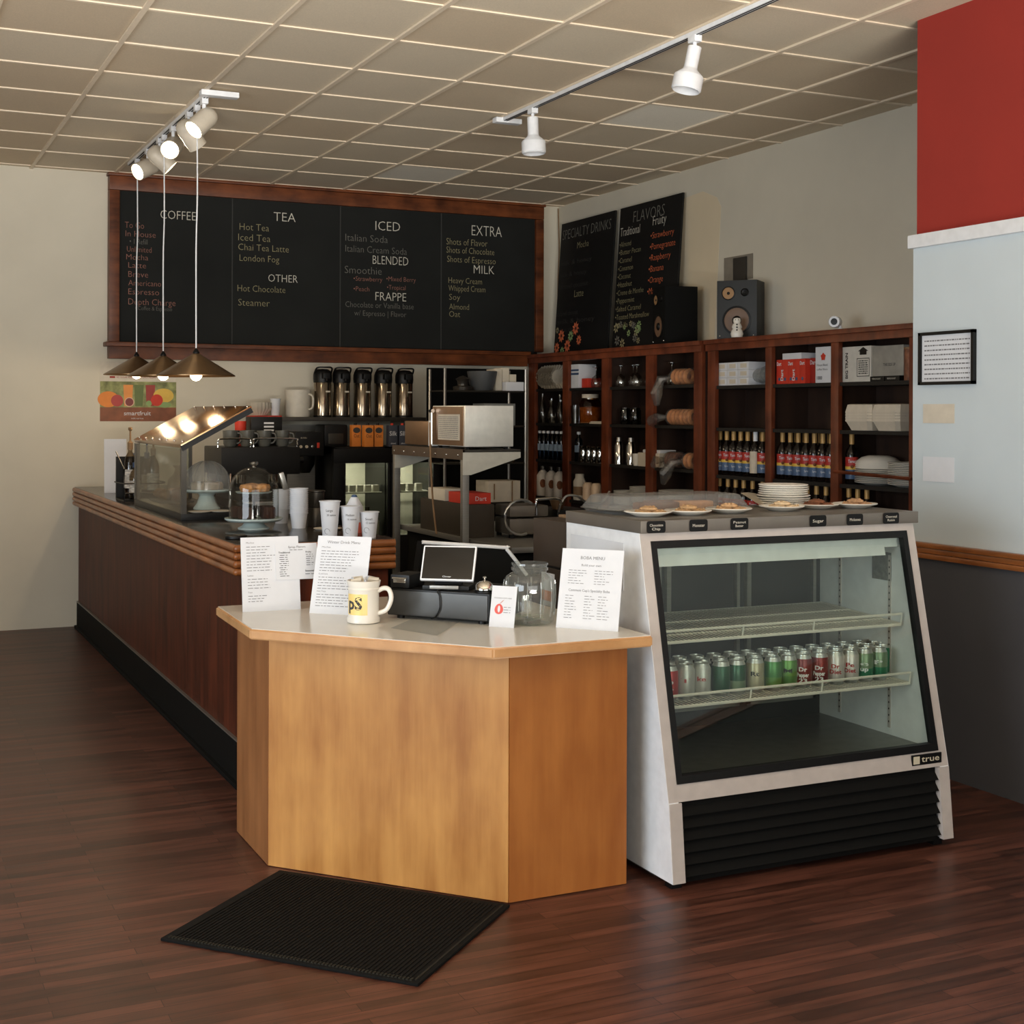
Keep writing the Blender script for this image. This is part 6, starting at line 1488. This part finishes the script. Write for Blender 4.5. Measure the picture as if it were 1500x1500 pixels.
# prep table under the stand
o = thing('prep_table', 'stainless prep table under the steel stand', 'table', (sx0 + 0.05, 6.6, 0)); m = MB(); m.box((0, 0, 0.855), (0.78, SL + sy0 - 6.6, 0.885), 0, 0.003); m.build('worktop', M_STEELB, o); m = MB(); m.box((0.03, 0.04, 0), (0.74, SL + sy0 - 6.66, 0.855)); m.build('cabinet', M_MATBLK, o)
PT = 0.885; tx = sx0 + 0.05
m = MB(); m.box((0, 0, 0), (0.16, 0.75, 0.19), 0, 0.006); q = m.build('dark_bin', mat('umber_metal', (62, 54, 44), 0.5, 0.3)); q.location = (tx + 0.015, sy0 + 0.06, PT); tag(q, 'large dark metal bin on the prep table under the stand', 'bin')
bx, by_, bz = tx + 0.015, sy0 + 0.06, PT + 0.1905
o, T = box_thing('red_carton', 'red carton lying on the dark bin by the stand post', 'box', (bx + 0.0, by_ + 0.04, bz), (bx + 0.155, by_ + 0.30, bz + 0.062), M_RED)
m = MB(); m.text('Dart', (-0.02, -0.1305, 0.018), (1, 0, 0), (0, 0, 1), 0.07, 0.026); m.build('lettering', M_PAPER, o, smooth=0)
o, T = box_thing('white_carton', 'crumpled white carton behind the red carton on the dark bin', 'box', (bx + 0.0, by_ + 0.36, bz), (bx + 0.15, by_ + 0.62, bz + 0.07), M_CREAM)
# panini grill
gp = at_z(757, 786, PT)
o = thing('panini_grill', 'dark steel panini grill with a curved wire handle', 'grill', (gp.x + 0.03, gp.y + 0.04, PT), R(-4))
m = MB(); m.box((-0.11, -0.14, 0.02), (0.13, 0.10, 0.11), 0, 0.01); m.build('lower_body', mat('grill_steel', (112, 104, 94), 0.35, 0.5), o)
m = MB(); m.box((-0.11, -0.14, 0.12), (0.13, 0.10, 0.185), 0, 0.015); m.build('upper_lid', mat('grill_steel', (0, 0, 0)), o)
m = MB(); m.tube([(-0.035 + 0.1 * math.cos(a) - 0.01, -0.155, 0.12 + 0.1 * math.sin(a)) for a in [R(-70) - k * R(20) * 1 + 0 for k in range(13)]], 0.008, 8); m.build('wire_handle', M_STEEL, o)
m = MB(); m.tube([(0.05, -0.15, 0.13), (0.05, -0.15, 0.21), (0.07, -0.15, 0.22), (0.18, -0.15, 0.22), (0.22, -0.12, 0.19)], 0.008, 8); m.build('lift_bar', M_CHROME, o)
m = MB(); m.box((0.05, -0.1425, 0.025), (0.12, -0.1395, 0.095)); m.build('white_sticker', M_PAPER, o)
m = MB()
for x in (-0.09, 0.10):
    for y in (-0.12, 0.08): m.box((x - 0.012, y - 0.012, 0), (x + 0.012, y + 0.012, 0.022))
m.build('feet', M_BLACK, o)
o = thing('waffle_iron', 'second grill with an open wire frame handle beside the panini grill', 'grill', (gp.x + 0.33, gp.y + 0.1, PT)); m = MB(); m.box((-0.09, -0.14, 0.01), (0.13, 0.16, 0.15), 0, 0.015); m.build('body', M_BLACK, o)
m = MB(); m.tube([(-0.08, -0.16, 0.18), (-0.04, -0.16, 0.23), (0.02, -0.18, 0.23), (0.10, -0.16, 0.19), (0.20, -0.16, 0.19), (0.26, -0.14, 0.25)], 0.007, 8); m.tube([(-0.08, -0.14, 0.14), (-0.08, -0.16, 0.18)], 0.007, 6); m.build('wire_handle', M_STEEL, o)
m = MB(); m.lathe([(0, 0), (0.03, 0), (0.05, 0.06), (0, 0.07)], 16, (-0.06, -0.09, 0.15)); m.build('copper_knob', mat('copper_and_lit_steel', (0, 0, 0)), o)
# dark cabinet behind the display fridge
o = thing('dark_cabinet', 'dark brown cabinet standing behind the display fridge', 'cabinet', (2.46, 4.705, 0)); m = MB(); m.box((0, 0, 0), (1.1, 0.28, 0.99)); m.box((0.0, 0, 1.0), (1.1, 0.28, 1.178), 0, 0.003); m.build('body', mat('umber_laminate', (58, 48, 40), 0.45), o); m = MB(); m.box((0.004, 0.004, 0.985), (1.09, 0.276, 1.002)); m.build('shadow_gap', M_BLACK, o)
m = MB(); m.box((-0.003, 0.09, 0.84), (-0.001, 0.20, 0.97)); m.build('price_sticker', M_PAPER, o); m = MB(); m.box((-0.0036, 0.10, 0.86), (-0.0032, 0.19, 0.90)); m.build('sticker_print', M_ORANGE, o)
# wire rack with kitchen ware before the dark doorway
RX0, RX1, RY0, RY1 = 3.95, 4.62, 9.50, 9.80
o = thing('wire_rack', 'chrome post wire rack of kitchenware at the dark doorway', 'rack', (RX0, RY0, 0))
for x in (0, RX1 - RX0):
    for y in (0, RY1 - RY0):
        m = MB(); m.tube([(x, y, 0), (x, y, 1.93)], 0.011, 8); m.build('post', M_STEEL, o)
RZ = [0.45, 0.92, 1.22, 1.50, 1.765]
for z in RZ:
    m = MB(); w, d = RX1 - RX0, RY1 - RY0
    for y in (0, d): m.tube([(0, y, z - 0.004), (w, y, z - 0.004)], 0.006, 6)
    for x in (0, w): m.tube([(x, 0, z - 0.004), (x, d, z - 0.004)], 0.006, 6)
    for k in range(1, 16): m.tube([(w * k / 16, 0, z - 0.003), (w * k / 16, d, z - 0.003)], 0.003, 4)
    m.build('wire_shelf', M_DKSTEEL, o)
RT = RZ[4]
def item(name, label, cat, prof, loc, mt, seg=20, sc=None):
    m = MB(); m.lathe(prof, seg, (0, 0, 0), 0, Matrix.Diagonal((*sc, 1)) if sc else None); q = m.build(name, mt); q.location = loc; return tag(q, label, cat)
item('black_pot', 'black lidded pot on the top of the wire rack', 'pot', [(0, 0), (0.07, 0), (0.075, 0.03), (0.04, 0.04), (0.04, 0.07), (0.055, 0.09), (0.02, 0.11), (0, 0.115)], (4.15, 9.63, RT), M_DKSTEEL)
item('dark_basin', 'large dark rounded tub on the top of the wire rack', 'tub', [(0, 0), (0.09, 0), (0.12, 0.06), (0.14, 0.15), (0.13, 0.152), (0.1, 0.03), (0, 0.02)], (4.32, 9.65, RT), mat('slate_plastic', (70, 72, 74), 0.5), 24, (0.8, 1, 1))
o, T = box_thing('dark_bin', 'shallow grey plastic bin on the shelf below the black pot', 'bin', (3.98, 9.54, RZ[3] ), (4.16, 9.78, RZ[3] + 0.12), mat('slate_plastic', (0, 0, 0)))
o, T = box_thing('grey_panel', 'pale grey plastic crate on the right of the wire rack', 'crate', (4.30, 9.56, RZ[3]), (4.56, 9.78, RZ[3] + 0.17), mat('pale_crate', (130, 132, 128), 0.5))
for k in range(3):
    o, T = box_thing('cream_carton', f"cream carton on the top right of the wire rack, {['left', 'middle', 'right'][k]}", 'box', (4.41 + 0.060 * k, 9.60, RT), (4.466 + 0.060 * k, 9.77, RT + (0.17, 0.18, 0.13)[k]), M_CREAM)
o, T = box_thing('egg_carton', 'white egg carton front right on the wire rack top', 'carton', (4.46, 9.515, RT), (4.61, 9.585, RT + 0.07), M_PAPER)
for k in range(5): item('steel_cup', f'steel cup on the middle of the wire rack, {ORD[k]} from the left', 'cup', [(0, 0), (0.032, 0), (0.04, 0.09), (0.037, 0.09), (0.03, 0.006), (0, 0.006)], (4.14 + 0.098 * k, 9.58, RZ[2]), M_CHROME)['group'] = 'steel cups on the rack'
o, T = box_thing('cream_carton', 'large cream carton with a brown stripe on the low rack shelf', 'box', (4.32, 9.53, RZ[1] + 0.001), (4.59, 9.76, RZ[1] + 0.16), M_CREAM); m = MB(); m.box((-0.1, -0.1405, 0.02), (-0.09, -0.1401, 0.14)); m.box((0.05, -0.1405, 0.0), (0.06, -0.1401, 0.16)); m.build('brown_stripe', M_KRAFT, o)
# ================================================================== ESPRESSO MACHINE
o = thing('work_counter', 'low dark work counter behind the bar under the espresso machine', 'counter', (2.17, 8.3, 0)); m = MB(); m.box((0, 0, 0), (0.55, 1.4, 0.90)); m.build('cabinet', M_MATBLK, o); m = MB(); m.box((-0.01, -0.01, 0.90), (0.56, 1.4, 0.93), 0, 0.003); m.build('worktop', M_STEELB, o)
EZ = 0.93
o = thing('espresso_machine', 'black espresso machine with mugs on top behind the pastry case', 'espresso machine', (2.17, 9.0, EZ))
m = MB(); m.box((0, 0.06, 0.25), (0.54, 0.56, 0.435), 0, 0.012); m.build('upper_body', M_BLACK, o)
m = MB(); m.box((0.02, 0.30, 0.05), (0.52, 0.56, 0.25), 0, 0.01); m.build('back_body', M_DKSTEEL, o)
m = MB(); m.box((0, 0.05, 0.03), (0.54, 0.56, 0.07), 0, 0.006); m.build('drip_tray', M_STEEL, o)
for x in (0.03, 0.48):
    for y in (0.08, 0.5):
        m = MB(); m.lathe([(0.018, 0), (0.018, 0.032)], 12, (x, y, 0)); m.build('foot', M_CHROME, o)
for x in (0.16, 0.38):
    m = MB(); m.lathe([(0.0, 0.19), (0.035, 0.19), (0.038, 0.25), (0, 0.25)], 18, (x, 0.16, 0)); m.build('group_head', M_CHROME, o)
    m = MB(); m.lathe([(0, 0.165), (0.036, 0.165), (0.038, 0.19), (0, 0.19)], 18, (x, 0.16, 0)); m.tube([(x, 0.13, 0.178), (x + 0.03, 0.0, 0.165)], 0.013, 8); m.build('portafilter', M_BLACK, o)
m = MB(); m.tube([(0.06, 0.05, 0.26), (0.05, 0.03, 0.16), (0.06, 0.03, 0.08)], 0.006, 8); m.build('steam_wand', M_CHROME, o)
m = MB(); m.tube([(0.56, 0.2, 0.34), (0.54, 0.2, 0.34)], 0.018, 10); m.tube([(0.56, 0.2, 0.34), (0.60, 0.2, 0.34)], 0.022, 10); m.build('steam_knob', M_BLACK, o)
m = MB()
for (x0, x1) in ((-0.02, 0.20), (0.22, 0.52)):
    m.tube([(x0, 0.07, 0.435), (x0, 0.07, 0.47), (x0 + 0.02, 0.07, 0.49), (x1 - 0.02, 0.07, 0.49), (x1, 0.07, 0.47), (x1, 0.07, 0.435)], 0.006, 8)
m.build('cup_rail', M_CHROME, o)
MT = EZ + 0.436
gm = None
for i, (x, y) in enumerate(((2.255, 9.17), (2.37, 9.17), (2.49, 9.17), (2.615, 9.17), (2.31, 9.32), (2.43, 9.32))):
    lab = f"grey mug on the espresso machine, {ORD[i % 4]} from the left in the {'front' if i < 4 else 'rear'} row"
    if gm is None:
        gm = thing('mug', lab, 'mug', (x, y, MT), R(0), 'grey mugs on the espresso machine')
        m = MB(); m.lathe([(0, 0), (0.035, 0), (0.044, 0.02), (0.049, 0.108), (0.046, 0.108), (0.04, 0.015), (0, 0.01)], 24); m.build('body', M_GREYCER, gm)
        m = MB(); m.tube([(0.045, -0.01, 0.092), (0.068, -0.02, 0.085), (0.074, -0.022, 0.055), (0.06, -0.018, 0.028), (0.041, -0.01, 0.022)], 0.006, 8); m.build('handle', M_GREYCER, gm)
    else: copy_tree(gm, (x, y, MT), label=lab)
item('red_cup', 'small red cup raised behind the grey mugs', 'cup', [(0, 0), (0.036, 0), (0.04, 0.17), (0.037, 0.17), (0, 0.01)], (2.40, 9.46, MT), M_RED)
for ch in ():
    pass
o, T = box_thing('black_box', 'black box with white label lines behind the mugs', 'box', (2.46, 9.40, MT), (2.68, 9.55, MT + 0.2), M_BLACK)
m = MB(); 
for k in range(3): m.box((-0.02, -0.0758, 0.10 + k * 0.025), (0.05, -0.0752, 0.112 + k * 0.025))
m.build('label_lines', M_PAPER, o, smooth=0)
m = MB(); m.box((2.80, WB - 0.004, 1.33), (3.02, WB - 0.002, 1.53)); tag(m.build('notice_sheet', M_CREAM), 'pale notice sheet on the back wall under the airpot shelf', 'notice')
# glass bowl pile by the dome
# ================================================================== FRUIT POSTER
PX0, PX1, PZ0, PZ1 = 1.64, 2.206, 1.526, 1.975
o = thing('fruit_poster', 'fruit drink poster with a brown band on the back wall at left', 'poster', (PX0, WB - 0.004, PZ0))
W, H = PX1 - PX0, PZ1 - PZ0
m = MB(); m.box((0, 0, 0), (W, 0.003, H)); m.build('sheet', mat('poster_white', (206, 198, 182), 0.6), o)
y = -0.0006
m = MB(); m.quad((0, y, 0), (W, y, 0), (W, y, 0.105), (0, y, 0.105)); m.build('brown_band', mat('poster_brown', (132, 78, 52), 0.6, var=0.25, vscale=12), o)
m = MB(); m.quad((0, y, 0.105), (W, y, 0.105), (W, y, 0.30), (0, y, 0.30)); m.build('garden_scene', mat('poster_garden', (142, 146, 96), 0.7, var=0.5, vscale=16), o)
def disc(nm, cx_, cz_, r, mt, sx=1.0, dy=0.0):
    m = MB(); m.bm.faces.new([m.bm.verts.new((cx_ + sx * r * math.cos(2 * PI * k / 22), y - 0.0004 - dy, cz_ + r * math.sin(2 * PI * k / 22))) for k in range(22)]); m.build(nm, mt, o, smooth=0)
for k, (x0, c) in enumerate(((0.17, (222, 140, 60)), (0.25, (92, 108, 52)), (0.335, (150, 46, 36)))):
    m = MB(); m.bm.faces.new([m.bm.verts.new((x0 + a, y - 0.0003, z_)) for a, z_ in ((0.008, 0.115), (0.064, 0.115), (0.072, 0.275), (0, 0.275))]); m.build('smoothie_glass', mat(['orange_smoothie', 'green_smoothie', 'red_smoothie'][k], c, 0.5), o)
disc('red_apple', 0.125, 0.155, 0.045, mat('apple_red', (168, 44, 40), 0.5), 1, 0.0003)
disc('blood_orange', 0.215, 0.145, 0.036, mat('orange_rind', (214, 176, 150), 0.5), 1, 0.0004); disc('orange_flesh', 0.215, 0.145, 0.03, mat('orange_flesh', (120, 40, 40), 0.5), 1, 0.0006)
disc('melon', 0.06, 0.165, 0.06, M_ORANGE, 1.3, 0.00005); disc('watermelon', 0.42, 0.16, 0.045, M_RED, 1, 0.0007); disc('banana', 0.47, 0.195, 0.055, M_YEL, 1.4, 0.0002); disc('leaf', 0.48, 0.125, 0.022, M_CH_G, 2.2, 0.0004); disc('kiwi', 0.36, 0.135, 0.022, M_CH_G, 1, 0.0005)
m = MB(); m.text('smartfruit', (0.175, y - 0.0004, 0.045), (1, 0, 0), (0, 0, 1), 0.2, 0.032, 0, 0.005); m.text('100% real fruit', (0.23, y - 0.0004, 0.016), (1, 0, 0), (0, 0, 1), 0.09, 0.010); m.build('white_lettering', M_PAPER, o, smooth=0)
m = MB(); m.text('NO SUGAR ADDED | NON GMO | VEGAN', (0.12, y, 0.325), (1, 0, 0), (0, 0, 1), 0.29, 0.014); m.build('red_lettering', M_DRED, o, smooth=0)
m = MB(); m.quad((0.07, y, 0.325), (0.11, y, 0.325), (0.11, y, 0.339), (0.07, y, 0.339)); m.build('red_tab', M_DRED, o)

# ================================================================== marks belong to the part that carries them
CARRY = {'lettering': ('wrap_label', 'printed_sleeve', 'slate', 'carton', 'yellow_panel', 'screen', 'head'), 'printed_lines': ('sheet',), 'notice_lines': ('notice',), 'print_lines': ('print',),
         'label_badge': ('wrap_label',), 'handwriting': ('body',), 'printed_logo': ('body',), 'printed_marks': ('carton',), 'dial': ('head',), 'red_switch': ('head',), 'cord': ('case',),
         'label_patch': ('carton',), 'round_mark': ('carton',), 'blue_bands': ('carton',), 'red_rosette': ('carton',), 'oval_mark': ('carton',), 'label_lines': ('carton',), 'apple_emblem': ('sheet',),
         'dark_label': ('body',), 'screen': ('shell',), 'silver_trim': ('body',), 'sticker_print': ('price_sticker',), 'orange_flesh': ('blood_orange',), 'white_lettering': ('brown_band',), 'lid_screws': ('lid',), 'lid_edge': ('lid',), 'white_sticker': ('lower_body',)}
kids = {}
for x in bpy.data.objects:
    if x.parent is not None: kids.setdefault(x.parent, []).append(x)
for par, chs in kids.items():
    if 'category' not in par.keys(): continue
    byname = {}
    for c_ in chs: byname.setdefault(c_.name.split('.')[0], c_)
    for c_ in chs:
        nm = c_.name.split('.')[0]
        if nm == 'lettering' and 'screen' in byname: continue
        for t_ in CARRY.get(nm, ()):
            if t_ in byname and byname[t_] is not c_:
                c_.parent = byname[t_]; break
